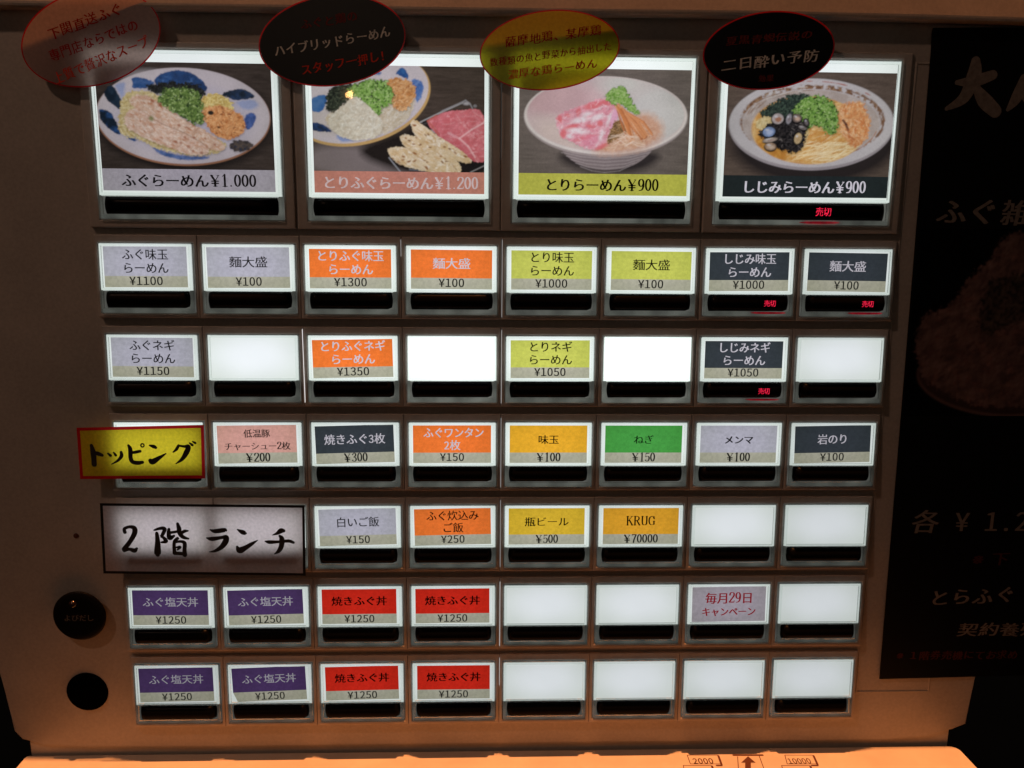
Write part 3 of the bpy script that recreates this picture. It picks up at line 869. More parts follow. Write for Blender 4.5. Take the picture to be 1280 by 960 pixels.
def picture_shijimi():
    p = Picture(906, 86, 1115, 220, base=c(92, 74, 66), seed=21)
    p.grain(.32, .06, .4); p.grain(.16, .9, .9, 3)
    p.ell(1018, 172, 108, 58, c(44, 36, 36), soft=12)
    p.ell(1013, 153.6, 103.6, 59, c(150, 136, 140))
    p.ell(1013, 151.4, 102.8, 57.2, c(184, 172, 174), soft=1.5)
    b = p.mell(1013, 151.4, 102, 57)
    ring = p.mell(1014, 149, 91, 47.5, 0, 1.5) * (1 - p.mell(1013, 151.5, 86.5, 44, 0, 1.5))
    brk = np.clip((p.n(.22, 71) - .36) * 5, 0, 1)
    p.blend(ring * brk, c(110, 72, 52), col2=c(150, 112, 84), ts=.4)
    p.blend(p.mell(1012.5, 151.8, 86, 43.5, 0, 2), c(176, 158, 152), col2=c(164, 144, 136), ts=.1)
    r = random.Random(7)
    for k in range(34):
        t = r.uniform(3.25, 4.55); q = r.uniform(.85, 1.0)
        pts = [(1014 + 90 * q * math.cos(t + d), 150 + 47 * q * math.sin(t + d)) for d in (0, .09, .18)]
        p.line(pts, r.uniform(.3, .6), r.choice([c(120, 82, 60), c(150, 110, 84), c(200, 188, 180)]), .6)
    for k in range(18):
        t = r.uniform(4.4, 5.5)
        p.line([(1013 + 96 * math.cos(t), 151 + 53.5 * math.sin(t)), (1013 + 96 * math.cos(t + .05), 151 + 53.5 * math.sin(t + .05))], .7, c(168, 92, 82), .5)
    for k in range(20):
        t = r.uniform(5.1, 6.6)
        p.line([(1014 + 89 * math.cos(t), 149 + 45.5 * math.sin(t)), (1014 + 89 * math.cos(t + .12), 149 + 45.5 * math.sin(t + .12))], r.uniform(.8, 1.6), c(122, 84, 62), .6)
    for k in range(14):
        t = r.uniform(.1, .9)
        p.line([(1012 + 84 * math.cos(t), 153 + 46 * math.sin(t)), (1012 + 84 * math.cos(t + .1), 153 + 46 * math.sin(t + .1))], .7, c(168, 112, 84), .5)
    soup = p.mell(1009, 160.5, 71, 44, 3, 2)
    p.blend(soup, c(212, 156, 84), col2=c(198, 134, 62), col3=c(220, 180, 120), ts=.08)
    p.blend(p.mell(964, 184, 26, 16, 35, 8) * soup, c(206, 142, 58), col2=c(184, 116, 44), ts=.2)
    sw = soup * np.clip((p.X - 972) / 20, 0, 1)
    p.strands(sw, 260, [c(226, 196, 144), c(206, 140, 66), c(216, 168, 104), c(194, 118, 48)], 30, .7, -22, 30, 3, .55, .22)
    p.strands(sw * (p.Y > 175), 90, [c(234, 210, 166), c(226, 190, 134)], 34, .6, -18, 24, 13, .7, .2)
    p.strands(p.mell(995, 172, 14, 24, 15, 2) * soup, 70, [c(222, 196, 140), c(198, 160, 96)], 22, .7, -70, 20, 17, .5, .2)
    mo = p.item([(1046, 128), (1062, 122), (1076, 124), (1085, 142), (1087, 160), (1079, 178), (1066, 184), (1054, 168), (1044, 150)], [c(214, 146, 90), c(200, 120, 66), c(224, 176, 130)], rough=3.5, em=.16, soft=3, sh=.1)
    p.strands(mo, 130, [c(196, 106, 54), c(230, 184, 138), c(214, 148, 94)], 12, .7, 65, 40, 6, .5, .4)
    p.line([(1052, 147), (1056, 152), (1059, 159)], 1.5, c(84, 42, 34), .85); p.line([(1058, 158), (1062, 168), (1068, 172)], 1.0, c(170, 90, 50), .6)
    mn = p.item([(944, 142), (958, 128), (976, 118), (994, 112), (1012, 116), (1014, 130), (995, 142), (962, 148)], [c(38, 48, 44), c(60, 72, 60), c(24, 30, 30)], rough=4, em=.35, ts=.5)
    p.strands(mn, 90, [c(74, 92, 76), c(22, 28, 28)], 4, .5, 0, 180, 3, .6)
    mg = p.item([(986, 136), (998, 122), (1012, 115), (1030, 117), (1042, 128), (1046, 142), (1047, 158), (1040, 168), (1028, 160), (1018, 152), (1004, 164), (996, 150)], [c(86, 134, 44), c(58, 98, 38), c(122, 168, 62)], rough=4, em=.25, ts=.5)
    leeks(p, mg, 5, True)
    p.item([(943, 146), (958, 143), (974, 146), (968, 156), (955, 162), (943, 158)], [c(212, 188, 138), c(198, 168, 112)], sh=.3)
    mk = p.item([(945, 166), (956, 156), (966, 148), (985, 142), (1002, 146), (1008, 160), (1005, 182), (992, 192), (974, 184), (958, 176)], [c(22, 20, 22), c(48, 42, 42), c(12, 12, 14)], rough=4, em=.4, ts=.5)
    p.strands(mk, 60, [c(96, 88, 88), c(60, 52, 52), c(130, 118, 112)], 5, .4, -20, 80, 9, .5, .6)
    def shell(x, y, rx, ry, rot, rim, inner, al=1):
        p.ell(x, y + .8, rx + 1.2, ry + 1.2, c(20, 18, 20), rot=rot, soft=1.6); p.ell(x, y, rx, ry, rim, rot=rot, soft=1.4, col2=tuple(v * .7 for v in rim), ts=.5)
        p.ell(x + rx * .1, y + ry * .12, rx * .55, ry * .5, inner, rot=rot, soft=2.2); p.ell(x - rx * .3, y - ry * .4, rx * .3, ry * .2, c(206, 200, 204), rot=rot, soft=1.6, alpha=.7)
    shell(970, 146, 7.2, 6.8, 0, c(178, 160, 156), c(158, 104, 78)); shell(984, 146, 3.4, 6.4, 8, c(158, 150, 156), c(122, 106, 108))
    shell(994, 145, 5.6, 5.2, 20, c(120, 100, 92), c(190, 154, 132)); shell(960, 163, 7.6, 6.2, -12, c(126, 144, 184), c(158, 166, 194))
    shell(962, 173.5, 8.5, 2.6, -12, c(184, 164, 148), c(150, 122, 112)); shell(963, 182, 7, 5, 5, c(160, 128, 104), c(184, 158, 138))
    shell(997, 171, 4.6, 7, 10, c(196, 164, 118), c(172, 138, 96)); shell(1002, 157, 5, 2.4, 15, c(136, 122, 116), c(90, 78, 76)); shell(1006, 150, 3, 5, -20, c(70, 60, 60), c(110, 100, 100))
    return p

def picture_hotpot():
    """heap of sliced meat in a wide dish; reflective print on the black poster"""
    p = Picture(1132, 286, 1400, 520, res=.9, base=(.0035, .0035, .0035), seed=30)
    k = 3.1
    q = lambda *v: tuple(x * k for x in v)
    meat, meat2, dk = q(.056, .033, .029), q(.032, .019, .017), q(.006, .005, .005)
    p.ell(1240, 476, 96, 44, q(.042, .024, .020), rot=8, soft=1.5)
    p.ell(1240, 474, 94, 42, q(.016, .009, .008), rot=8, soft=1.5)
    m = p.mpoly([(1139, 420), (1146, 390), (1170, 386), (1192, 370), (1196, 350), (1214, 338), (1232, 318), (1245, 295), (1275, 288), (1400, 290), (1400, 500), (1230, 512), (1180, 490), (1150, 470), (1142, 440)], 3, 6)
    p.blend(m, meat, col2=meat2, col3=q(.06, .03, .026), ts=.07)
    p.emboss(m, .12, .3)
    p.strands(m, 120, [q(.07, .036, .03), meat2, q(.05, .022, .02)], 22, 1.2, 20, 70, 3, .35)
    md = p.mpoly([(1226, 345), (1260, 340), (1300, 345), (1400, 340), (1400, 400), (1268, 392), (1240, 420), (1216, 410), (1222, 380)], 3, 7)
    p.blend(md, dk, col2=q(.03, .02, .016), ts=.3)
    p.strands(md, 80, [q(.035, .026, .018), dk], 8, .8, 0, 180, 8, .6)
    return p

# ------------------------------------------------------------------ the ticket machine
machine = empty('ticket_machine', (0, 0, -202),
                label='cream meal ticket machine with rows of backlit menu buttons and an orange lit shelf',
                category='ticket machine')
MZ = 202.0   # the parts are written in millimetres from the panel's origin; the thing's origin is at the shelf

def on_machine(o, loc=(0, 0, 0), rot=None):
    o.parent = machine
    o.location = (Vector(loc) + Vector((0, 0, MZ))) * MM
    if rot: o.rotation_euler = rot
    return o

# body panel with corners that turn up at the lower ends
BL, BR, YB = -190.5, 198.5, 2.5
outline = [(BL - 1.5, 130), (BL, -162), (BL + 3.2, -191.5), (-184.5, -195.2), (-176, -197.2), (-160, -198.2), (-110, -198.8),
           (60, -198.9), (140, -199.4), (165, -199.3), (181, -198.0), (192, -195.6), (BR - 1.0, -193.2), (BR, -172), (BR + 3, 130)]
body = link('body_panel', prism(outline, YB, 70, 'body_panel', bevel=1.1, seg=4), M_BODY, None)
on_machine(body)
# recessed wall behind the gap above the shelf
on_machine(link('recess_wall', prism([(-182, -195.3), (-182, -215), (191, -215), (191, -196)], 3.7, 60, 'recess_wall'), M_RECESS, None))
# header that stands proud above the panel
hdr = [(-230, 77.0), (-130, 76.9), (0, 77.3), (95, 77.9), (150, 77.6), (240, 76.5), (240, 120), (-230, 120)]
def header_mesh():
    bm = bmesh.new()
    prof = [(2.6, 0), (-2.2, 0), (-2.8, .25), (-3.0, .9), (-3.0, 1.6), (-2.45, 12), (0, 40), (40, 40), (40, 0)]
    cols = [[bm.verts.new((x, y, z + dz)) for y, dz in prof] for x, z in hdr[:6]]
    for a, b in zip(cols[:-1], cols[1:]):
        for k in range(len(prof)):
            m_ = (k + 1) % len(prof)
            bm.faces.new((a[k], a[m_], b[m_], b[k]))
    bm.faces.new(cols[0]); bm.faces.new(list(reversed(cols[-1])))
    return bm_mesh(bm, 'header_ledge')
on_machine(link('header_ledge', header_mesh(), M_BODY, None))
# embossed rectangle on the right of the button field
on_machine(link('inset_frame', framed([149.6, 150.3, 179.4, 180.1], [-178.2, -177.5, 64, 64.7], {(1, 1)}, YB - .28, YB + .6, 'inset_frame', bevel=.2), M_BODY, None))

# shelf: a slab whose top carries the bank note diagram
def shelf_mesh():
    bm = bmesh.new()
    z = -202.2
    pts = []
    pts += [(-184.0, 1.2), (190.0, 1.2)]
    for k in range(17):
        a = math.pi / 2 * (1 - k / 16)
        pts.append((190 + 3.6 * math.cos(a), -2.4 + 3.6 * math.sin(a)))
    pts += [(195.5, -42), (-178, -42), (-178.5, -12)]
    for k in range(1, 5):
        a = math.pi / 2 * k / 4
        pts.append((-178.5 - 5.5 * math.sin(a), -12 + 9 * (1 - math.cos(a)) + 1.2 * k))
    top = [bm.verts.new((x, y, z)) for x, y in pts]
    bot = [bm.verts.new((x, y, z - 26)) for x, y in pts]
    f = bm.faces.new(top); bm.faces.new(list(reversed(bot)))
    n = len(pts)
    for i in range(n):
        bm.faces.new((top[i], bot[i], bot[(i + 1) % n], top[(i + 1) % n]))
    bmesh.ops.bevel(bm, geom=list(f.edges), offset=1.2, segments=4, affect='EDGES', profile=0.5)
    return bm_mesh(bm, 'shelf')
on_machine(link('shelf', shelf_mesh(), M_SHELF, None))

def decal_mesh(strokes, name, z=-202.14, scale=1.0):
    """strokes given on the shelf plane (x, y, halfwidth) mm"""
    V, T = [], []; n = 0
    for i, st in enumerate(strokes):
        v, t = ribbon(st, sub=1)
        V.append(np.c_[v, np.full(len(v), z + .004 * i)]); T.append(t + n); n += len(v)
    return from_tris(np.concatenate(V), np.concatenate(T), name)

# point on the shelf seen at a photograph position, to take the print's place and size off the photograph
_R = cam.rotation_euler.to_matrix()
def shelf_pt(px, py, z=-202.2):
    d = _R @ Vector(((px - 640) / 1050.0, -(py - 480) / 1050.0, -1))
    t = (z - CAM_POS.z) / d.z
    p = CAM_POS + t * d
    return p.x, p.y
def shelf_line(pts, w=.16):
    return [(*shelf_pt(x, y), w) for x, y in pts]

def note_box(corners, text, tpos, twid, shadow):
    root = link('note_diagram', decal_mesh([shelf_line([a, b], .15) for a, b in zip(corners, corners[1:] + corners[:1])] +
                [shelf_line(s, .42) for s in shadow], 'note_diagram'), M_LINEINK, None)
    on_machine(root)
    if text:
        v, t, w = line_shape(text, 'bold')
        x0, y0 = shelf_pt(*tpos)
        u = np.c_[x0 + v[:, 0] * twid / w, y0 + v[:, 1] * 4.6, np.full(len(v), -202.12)]
        link('note_value', from_tris(u, t, 'note_value'), M_LINEINK, root)
    return root
note_box([(859, 944), (897, 944), (901, 955), (863, 955)], '2000', (880, 954.6), 8.4, [[(898, 945), (902, 956)], [(896, 957), (902, 957)]])
note_box([(854, 957), (889, 957), (894, 972), (858, 972)], '1000', (875, 967.5), 8.4, [[(890, 958), (895, 972)]])
note_box([(981, 944), (1016, 944), (1021, 955), (984, 955)], '10000', (1001, 954.6), 9.4, [[(1017, 945), (1022, 956)], [(1015, 957), (1022, 957)]])
note_box([(977, 957), (1012, 957), (1018, 972), (981, 972)], '5000', (998, 967.5), 8.4, [[(1013, 958), (1019, 972)]])
slot = decal_mesh([shelf_line([(917, 944), (953, 944)], .5), shelf_line([(922, 946), (924, 975)], .15), shelf_line([(949, 945), (960, 975)], .15),
                   shelf_line([(935, 966), (935, 953)], 1.1)], 'insert_arrow')
arrow = on_machine(link('insert_arrow', slot, M_LINEINK, None))
ax = [shelf_pt(x, y) for x, y in ((935, 945.5), (944.5, 953.5), (926.5, 953.5))]
link('arrow_head', from_tris([(x, y, -202.10) for x, y in ax], [(0, 1, 2)], 'arrow_head'), M_LINEINK, arrow)

# ---- buttons
CX0, PX, W, RP, H = 6.34, 36.0, 32.8, 32.44, 24.62
TILT = 1.25 / 24.62
UP = 0.9     # how far the photographed lit frames sit inside their housings

# local frame of a button: x right, y into the machine, z up, origin at the lit frame's top left corner
def small_meshes():
    d = {}
    d['menu_button'] = framed([-1.55, -.25, W + .25, W + 1.55], [-H - 1.7, -H - .25, .25, 3.0], {(1, 1)}, 1.3, 6, 'button_housing', bevel=.42, seg=3)
    d['clear_cap'] = framed([0, 1.25, W - 1.25, W], [-H, -H + 1.7, -16.75, -15.75, -1.0, 0], {(1, 1), (1, 3)}, 0.0, 0.78, 'clear_cap', bevel=.48, seg=3)
    d['backlight'] = rect_sheet(.36, -16.5, W - .36, -.32, .90, 'backlight')
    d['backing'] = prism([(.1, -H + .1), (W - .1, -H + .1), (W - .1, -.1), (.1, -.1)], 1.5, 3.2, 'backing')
    d['front_window'] = rect_sheet(1.15, -15.85, W - 1.15, -.95, .30, 'front_window')
    d['dark_bar'] = bar_mesh(1.5, W - 1.5, -22.85, -16.6)
    return d

def bar_mesh(x0, x1, z0, z1):
    """smoked bar: rounded in section and with rounded ends"""
    nx, nz = 22, 10
    V, F = [], []
    for i in range(nx + 1):
        for j in range(nz + 1):
            u, v = i / nx, j / nz
            s = math.sin(math.pi * v)
            e = min(u, 1 - u) * (x1 - x0)
            edge = min(1.0, e / 1.3) ** .5
            inset = .55 * (1 - s ** .8)
            x = x0 + inset + (x1 - x0 - 2 * inset) * u
            V.append((x, 1.55 - 3.0 * (s ** .4) * edge, z0 + (z1 - z0) * v))
    for i in range(nx):
        for j in range(nz):
            a = i * (nz + 1) + j
            F.append((a, a + nz + 1, a + nz + 2, a + 1))
    me = bpy.data.meshes.new('dark_bar')
    me.from_pydata([tuple(q * MM for q in v) for v in V], [], F)
    for p in me.polygons: p.use_smooth = True
    return me

SM = small_meshes()
PART_MAT = {'menu_button': M_HOUSE, 'clear_cap': M_GLASS, 'backlight': M_PLATE, 'backing': M_SPILL, 'front_window': M_PANE, 'dark_bar': M_BAR}

def button(meshes, x, z, glow, label, tilt):
    root = link('menu_button', meshes['menu_button'], M_HOUSE, None, label=label)
    on_machine(root, (x, 0, z), (-math.atan(tilt), 0, 0))
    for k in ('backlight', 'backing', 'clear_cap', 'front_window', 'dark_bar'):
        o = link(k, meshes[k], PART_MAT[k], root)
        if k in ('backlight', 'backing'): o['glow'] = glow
    return root

def label_card(root, x0, x1, z0, z1, zs, top, bottom, rot, y=.66, name='label_card', jit=0.0):
    """printed slip: coloured field over a price strip (two materials in one sheet)"""
    bm = bmesh.new()
    cx, cz = (x0 + x1) / 2, (z0 + z1) / 2
    R_ = Matrix.Rotation(math.radians(rot), 2)
    def P(px, pz):
        q = R_ @ Vector((px - cx, pz - cz))
        return bm.verts.new((cx + q.x, y, cz + q.y))
    a, b, d, e, f, g = P(x0 + jit, z0), P(x1, z0), P(x0, zs), P(x1, zs), P(x0, z1), P(x1, z1)
    f1 = bm.faces.new((a, b, e, d)); f2 = bm.faces.new((d, e, g, f))
    f2.material_index = 0; f1.material_index = 1
    me = bm_mesh(bm, name)
    me.materials.append(PAPERS[top]); me.materials.append(PAPERS[bottom])
    return link(name, me, None, root)

INKS = {'k': M_INK, 'w': M_WHITE, 'r': M_REDTXT}

def ellipse_sheet(a, b, name, n=72):
    return from_tris([(0, 0, 0)] + [(a * math.cos(2 * math.pi * k / n), 0, b * math.sin(2 * math.pi * k / n)) for k in range(n)],
                     [(0, 1 + k, 1 + (k + 1) % n) for k in range(n)], name)

def red_sold_out(root, x, z, size, glow_span):
    text_obj('sold_out_lamp', [('売切', 'bold', x, z, size, size * 1.75, 0)], M_LED, root, y=-1.55)
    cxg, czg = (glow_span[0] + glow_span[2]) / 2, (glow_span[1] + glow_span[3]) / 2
    gl = link('lamp_glow', ellipse_sheet((glow_span[2] - glow_span[0]) / 2, (glow_span[3] - glow_span[1]) / 2, 'lamp_glow', 24), M_LEDGLOW, root)  # glowing sheet painted in for lamp light caught in the cap's lower edge
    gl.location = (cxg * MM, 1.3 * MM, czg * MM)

LABELTONE = {'lavender': 'pale lavender', 'orange': 'orange', 'lime': 'yellow green', 'charcoal': 'charcoal', 'salmon': 'salmon pink',
             'amber': 'amber', 'green': 'green', 'gold': 'golden yellow', 'purple': 'purple', 'red': 'red', 'mauve': 'grey mauve', 'ochre': 'ochre orange'}
ROWNAME = {1: 'first small row', 2: 'second small row', 3: 'toppings row', 4: 'row beside the lunch card', 5: 'second row from the bottom', 6: 'bottom row'}
ORD = ['first', 'second', 'third', 'fourth', 'fifth', 'sixth', 'seventh', 'eighth']

# (row, col): (tone, ink, style, lines, price, price style, slip turn, sold out)
S = {}
def add(r, c_, *a): S[r, c_] = a
add(1, 0, 'lavender', 'k', 'gothic', ['ふぐ味玉', 'らーめん'], '¥1100', 'gothic', .2, 0)
add(1, 1, 'lavender', 'k', 'gothic', ['麵大盛'], '¥100', 'gothic', .3, 0)
add(1, 2, 'orange', 'w', 'bold', ['とりふぐ味玉', 'らーめん'], '¥1300', 'gothic', .1, 0)
add(1, 3, 'orange', 'w', 'bold', ['麵大盛'], '¥100', 'gothic', -.2, 0)
add(1, 4, 'lime', 'k', 'gothic', ['とり味玉', 'らーめん'], '¥1000', 'gothic', 0, 0)
add(1, 5, 'lime', 'k', 'gothic', ['麵大盛'], '¥100', 'gothic', -.2, 0)
add(1, 6, 'charcoal', 'w', 'bold', ['しじみ味玉', 'らーめん'], '¥1000', 'gothic', .4, 1)
add(1, 7, 'charcoal', 'w', 'bold', ['麵大盛'], '¥100', 'gothic', -.5, 1)
add(2, 0, 'lavender', 'k', 'gothic', ['ふぐネギ', 'らーめん'], '¥1150', 'gothic', -.2, 0)
add(2, 2, 'orange', 'w', 'bold', ['とりふぐネギ', 'らーめん'], '¥1350', 'gothic', 1.1, 0)
add(2, 4, 'lime', 'k', 'gothic', ['とりネギ', 'らーめん'], '¥1050', 'gothic', .2, 0)
add(2, 6, 'charcoal', 'w', 'bold', ['しじみネギ', 'らーめん'], '¥1050', 'gothic', 0, 1)
add(3, 1, 'salmon', 'k', 'mincho', ['低温豚', 'チャーシュー2枚'], '¥200', 'mincho', .7, 0)
add(3, 2, 'charcoal', 'w', 'bold', ['焼きふぐ3枚'], '¥300', 'mincho', 1.6, 0)
add(3, 3, 'orange', 'w', 'bold', ['ふぐワンタン', '2枚'], '¥150', 'gothic', .1, 0)
add(3, 4, 'amber', 'k', 'mincho', ['味玉'], '¥100', 'mincho', 0, 0)
add(3, 5, 'green', 'k', 'mincho', ['ねぎ'], '¥150', 'mincho', 0, 0)
add(3, 6, 'lavender', 'k', 'minchobold', ['メンマ'], '¥100', 'mincho', 0, 0)
add(3, 7, 'charcoal', 'w', 'bold', ['岩のり'], '¥100', 'gothic', 1.1, 0)
add(4, 2, 'lavender', 'k', 'gothic', ['白いご飯'], '¥150', 'gothic', 1.3, 0)
add(4, 3, 'orange', 'k', 'gothic', ['ふぐ炊込み', 'ご飯'], '¥250', 'gothic', 1.1, 0)
add(4, 4, 'gold', 'k', 'mincho', ['瓶ビール'], '¥500', 'mincho', .1, 0)
add(4, 5, 'ochre', 'k', 'mincho', ['KRUG'], '¥70000', 'mincho', 0, 0)
for c_, t_ in ((0, -.3), (1, 1.1)):
    add(5, c_, 'purple', 'w', 'gothic', ['ふぐ塩天丼'], '¥1250', 'gothic', t_, 0)
    add(6, c_, 'purple', 'w', 'gothic', ['ふぐ塩天丼'], '¥1250', 'gothic', (.6, 1.9)[c_], 0)
for c_, t_ in ((2, .2), (3, .2)):
    add(5, c_, 'red', 'k', 'minchobold', ['焼きふぐ丼'], '¥1250', 'gothic', t_, 0)
    add(6, c_, 'red', 'k', 'minchobold', ['焼きふぐ丼'], '¥1250', 'gothic', (1.0, .0)[c_ - 2], 0)
add(5, 6, 'mauve', 'r', 'minchobold', ['毎月29日', 'キャンペーン'], None, None, .6, 0)

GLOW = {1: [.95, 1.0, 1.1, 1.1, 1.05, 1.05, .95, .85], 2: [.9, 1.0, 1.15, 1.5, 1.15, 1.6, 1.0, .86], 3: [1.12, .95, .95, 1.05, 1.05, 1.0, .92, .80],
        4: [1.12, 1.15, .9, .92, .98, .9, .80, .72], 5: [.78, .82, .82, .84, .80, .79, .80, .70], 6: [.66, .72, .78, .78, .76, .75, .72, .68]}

rnd = random.Random(5)
PRICE_W = {'¥1100': 11.9, '¥1150': 11.9, '¥1300': 11.9, '¥1350': 11.9, '¥1000': 11.8, '¥1050': 11.8, '¥100': 9.4, '¥150': 9.2, '¥250': 9.2, '¥1250': 11.8,
           '¥200': 9.4, '¥300': 9.2, '¥500': 9.0, '¥70000': 13.6}
for r in range(1, 7):
    for c_ in range(8):
        x = CX0 + (c_ - 4) * PX
        z = -(r - 1) * RP
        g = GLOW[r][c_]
        spec = S.get((r, c_))
        where = ORD[c_] + ' button from the left in the ' + ROWNAME[r]
        if spec:
            lab = LABELTONE[spec[0]] + ' menu button reading ' + ''.join(spec[3]) + (' with a red sold out lamp' if spec[7] else '') + ', ' + where
        elif (r, c_) == (3, 0):
            lab = 'button hidden behind the yellow toppings card'
        elif (r, c_) in ((4, 0), (4, 1)):
            lab = ('left' if c_ == 0 else 'right') + ' button hidden behind the white lunch card'
        else:
            lab = 'blank white lit button, ' + where
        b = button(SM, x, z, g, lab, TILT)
        if not spec:
            continue
        tone, ink, style, lines, price, pstyle, turn, sold = spec
        gap = rnd.uniform(-.15, .15)
        x0, x1, zt, zb = 1.75 + gap, W - 2.0 + gap, -1.15, -15.45
        if r in (1, 2) and tone in ('orange', 'lime', 'charcoal'): zt = -1.5
        if tone == 'mauve':
            label_card(b, x0, x1, zb, zt, zb + .5, 'mauve', 'mauve', turn)
        elif tone == 'red' or tone == 'purple':
            label_card(b, x0 + .2, x1 - .2, zb + .2, zt - .1, zb + 4.15, tone, 'beige', turn, jit=(1.6 if (r, c_) == (6, 1) else 0))
        else:
            label_card(b, x0, x1, zb, zt, zb + 3.95, tone, 'beige', turn)
        cx, cz = (x0 + x1) / 2, (zt + zb) / 2
        def rt(px, pz):
            a = math.radians(turn)
            return cx + math.cos(a) * (px - cx) - math.sin(a) * (pz - cz), cz + math.sin(a) * (px - cx) + math.cos(a) * (pz - cz)
        rows_ = []
        sz = 4.15 if style in ('gothic', 'bold') else 3.9
        if len(lines) == 2:
            zz = (-5.45, -10.2)
            if tone == 'mauve': zz = (-7.6, -12.8)
            for i_, (t_, zl) in enumerate(zip(lines, zz)):
                wd = None
                s_ = sz
                if t_ == 'とりふぐ味玉' or t_ == 'とりふぐネギ': wd = 24.0
                if t_ == 'しじみ味玉' or t_ == 'しじみネギ': wd = 19.6
                if t_ == 'チャーシュー2枚': wd, s_ = 24.4, 3.2
                if t_ == '低温豚': s_ = 3.3
                if t_ == 'ふぐワンタン': wd = 22.6
                if t_ == 'ふぐ炊込み': wd = 20.0
                if t_ == '毎月29日': wd, s_ = 19.0, 4.9
                if t_ == 'キャンペーン': wd, s_ = 21.5, 3.9
                px, pz = rt(cx + (0 if t_ != 'ふぐワンタン' else .6), zl)
                rows_.append((t_, style, px, pz, s_, wd, turn))
        else:
            t_ = lines[0]
            wd = {'麵大盛': 13.6, '焼きふぐ3枚': 22.6, '味玉': 7.9, 'ねぎ': 7.6, 'メンマ': 11.2, '岩のり': 11.8, '白いご飯': 16.4, '瓶ビール': 17.0, 'KRUG': 11.4,
                  'ふぐ塩天丼': 21.2, '焼きふぐ丼': 21.4}.get(t_)
            s_ = {'KRUG': 4.2, '味玉': 3.7, 'ねぎ': 3.7, 'メンマ': 3.5, '瓶ビール': 3.9, '焼きふぐ丼': 4.0, 'ふぐ塩天丼': 4.1}.get(t_, 4.2)
            px, pz = rt(cx, -7.9 if r < 5 else -7.5)
            rows_.append((t_, style, px, pz, s_, wd, turn))
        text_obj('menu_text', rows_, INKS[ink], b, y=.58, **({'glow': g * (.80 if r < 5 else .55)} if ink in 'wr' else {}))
        if price:
            px, pz = rt(cx, zb + (.78 if pstyle == 'gothic' else .60))
            text_obj('price_text', [(price, pstyle, px, pz, 4.2 if pstyle == 'gothic' else 3.85, PRICE_W[price], turn)], M_INK, b, y=.58)
        if sold:
            red_sold_out(b, 23.6, -20.75, 2.5, (17.5, -H + .8, 30.5, -H + 1.5))

# ---- the four large picture buttons
BW, BH = 63.6, 56.6
def big_meshes():
    d = {}
    d['menu_button'] = framed([-4.0, -.3, BW + .3, BW + 3.95], [-BH - 3.0, -BH - .3, .3, 2.6], {(1, 1)}, 1.35, 6, 'picture_button_housing', bevel=.5, seg=3)
    d['clear_cap'] = framed([0, 1.5, BW - 1.5, BW], [-BH, -BH + 1.6, -48.9, -47.6, -1.5, 0], {(1, 1), (1, 3)}, 0.0, .82, 'clear_cap', bevel=.55, seg=3)
    d['backlight'] = rect_sheet(.45, -48.5, BW - .45, -.45, .95, 'backlight')
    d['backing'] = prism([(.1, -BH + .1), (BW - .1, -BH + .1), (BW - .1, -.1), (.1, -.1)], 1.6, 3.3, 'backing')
    d['front_window'] = rect_sheet(1.4, -47.65, BW - 1.4, -1.45, .32, 'front_window')
    d['dark_bar'] = bar_mesh(1.6, BW - 1.6, -54.9, -48.9)
    return d
BG = big_meshes()
BIGS = [
    (picture_fugu, 'caption_lavender', 'k', [('ふぐらーめん¥1.000', 46.5, 31.5)], 'picture button of fish ramen on a blue and white plate, leftmost of the four'),
    (picture_torifugu, 'caption_salmon', 'w', [('とりふぐらーめん¥1.200', 54.5, 32.5)], 'picture button of ramen plate beside ham and grilled fish with a salmon caption'),
    (picture_tori, 'caption_lime', 'k', [('とりらーめん¥900', 40.6, 31.6)], 'picture button of a white bowl with pink meat above a yellow green caption'),
    (picture_shijimi, 'caption_black', 'w', [('しじみらーめん¥900', 44.8, 31.8)], 'picture button of a clam ramen bowl with black caption and red lamp, rightmost'),
]
for i, (fn, cap_tone, ink, cap, lab) in enumerate(BIGS):
    x = -135.7 + 72.0 * i + (0, .3, .0, .2)[i]
    z = 64.9
    b = button(BG, x, z, (.95, 1.05, 1.1, 1.0)[i], lab, .012)
    pic = fn()
    px0 = (1.95, 2.45, 2.1, 2.6)[i]
    px1 = (61.2, 61.8, 61.9, 62.0)[i]
    z1, zs, z0 = -4.3, -39.5, -46.9
    me = pic.mesh(lambda u, v: (px0 + (px1 - px0) * u, z1 + (zs - z1) * v), 'food_picture', .72)
    link('food_picture', me, M_PHOTO, b)
    link('caption_strip', rect_sheet(px0, z0, px1, zs, 0.70, 'caption_strip'), PAPERS[cap_tone], b)
    for t_, wd, cx in cap:
        extra = {'glow': (.78 if i == 1 else .85)} if ink == 'w' else {}
        text_obj('caption_text', [(t_, 'minchobold', cx, -45.2, 4.75, wd, 0)], (M_WHITEB if i == 1 else INKS[ink]), b, y=.62, **extra)
    if i == 3:
        red_sold_out(b, 38.6, -53.2, 3.3, (31, -BH + .5, 46, -BH + 1.2))

# slits between housings where the light behind escapes
for (px, z1, z2, g) in ((-67.15, -30.2, -57.3, 1.0), (4.85, 2.2, -25.5, .30), (4.85, -30.2, -57.5, .36), (4.85, -63, -90, .30), (4.85, -95, -122, .28),
                        (4.85, -128, -155, .55), (4.85, -160, -172, .45), (-31.2, 2, -4, .3), (4.3, 60, 30, .04)):
    o = link('light_slit', rect_sheet(px - .11, z2, px + .11, z1, .10, 'light_slit'), M_SLIT, None, glow=g)
    on_machine(o)

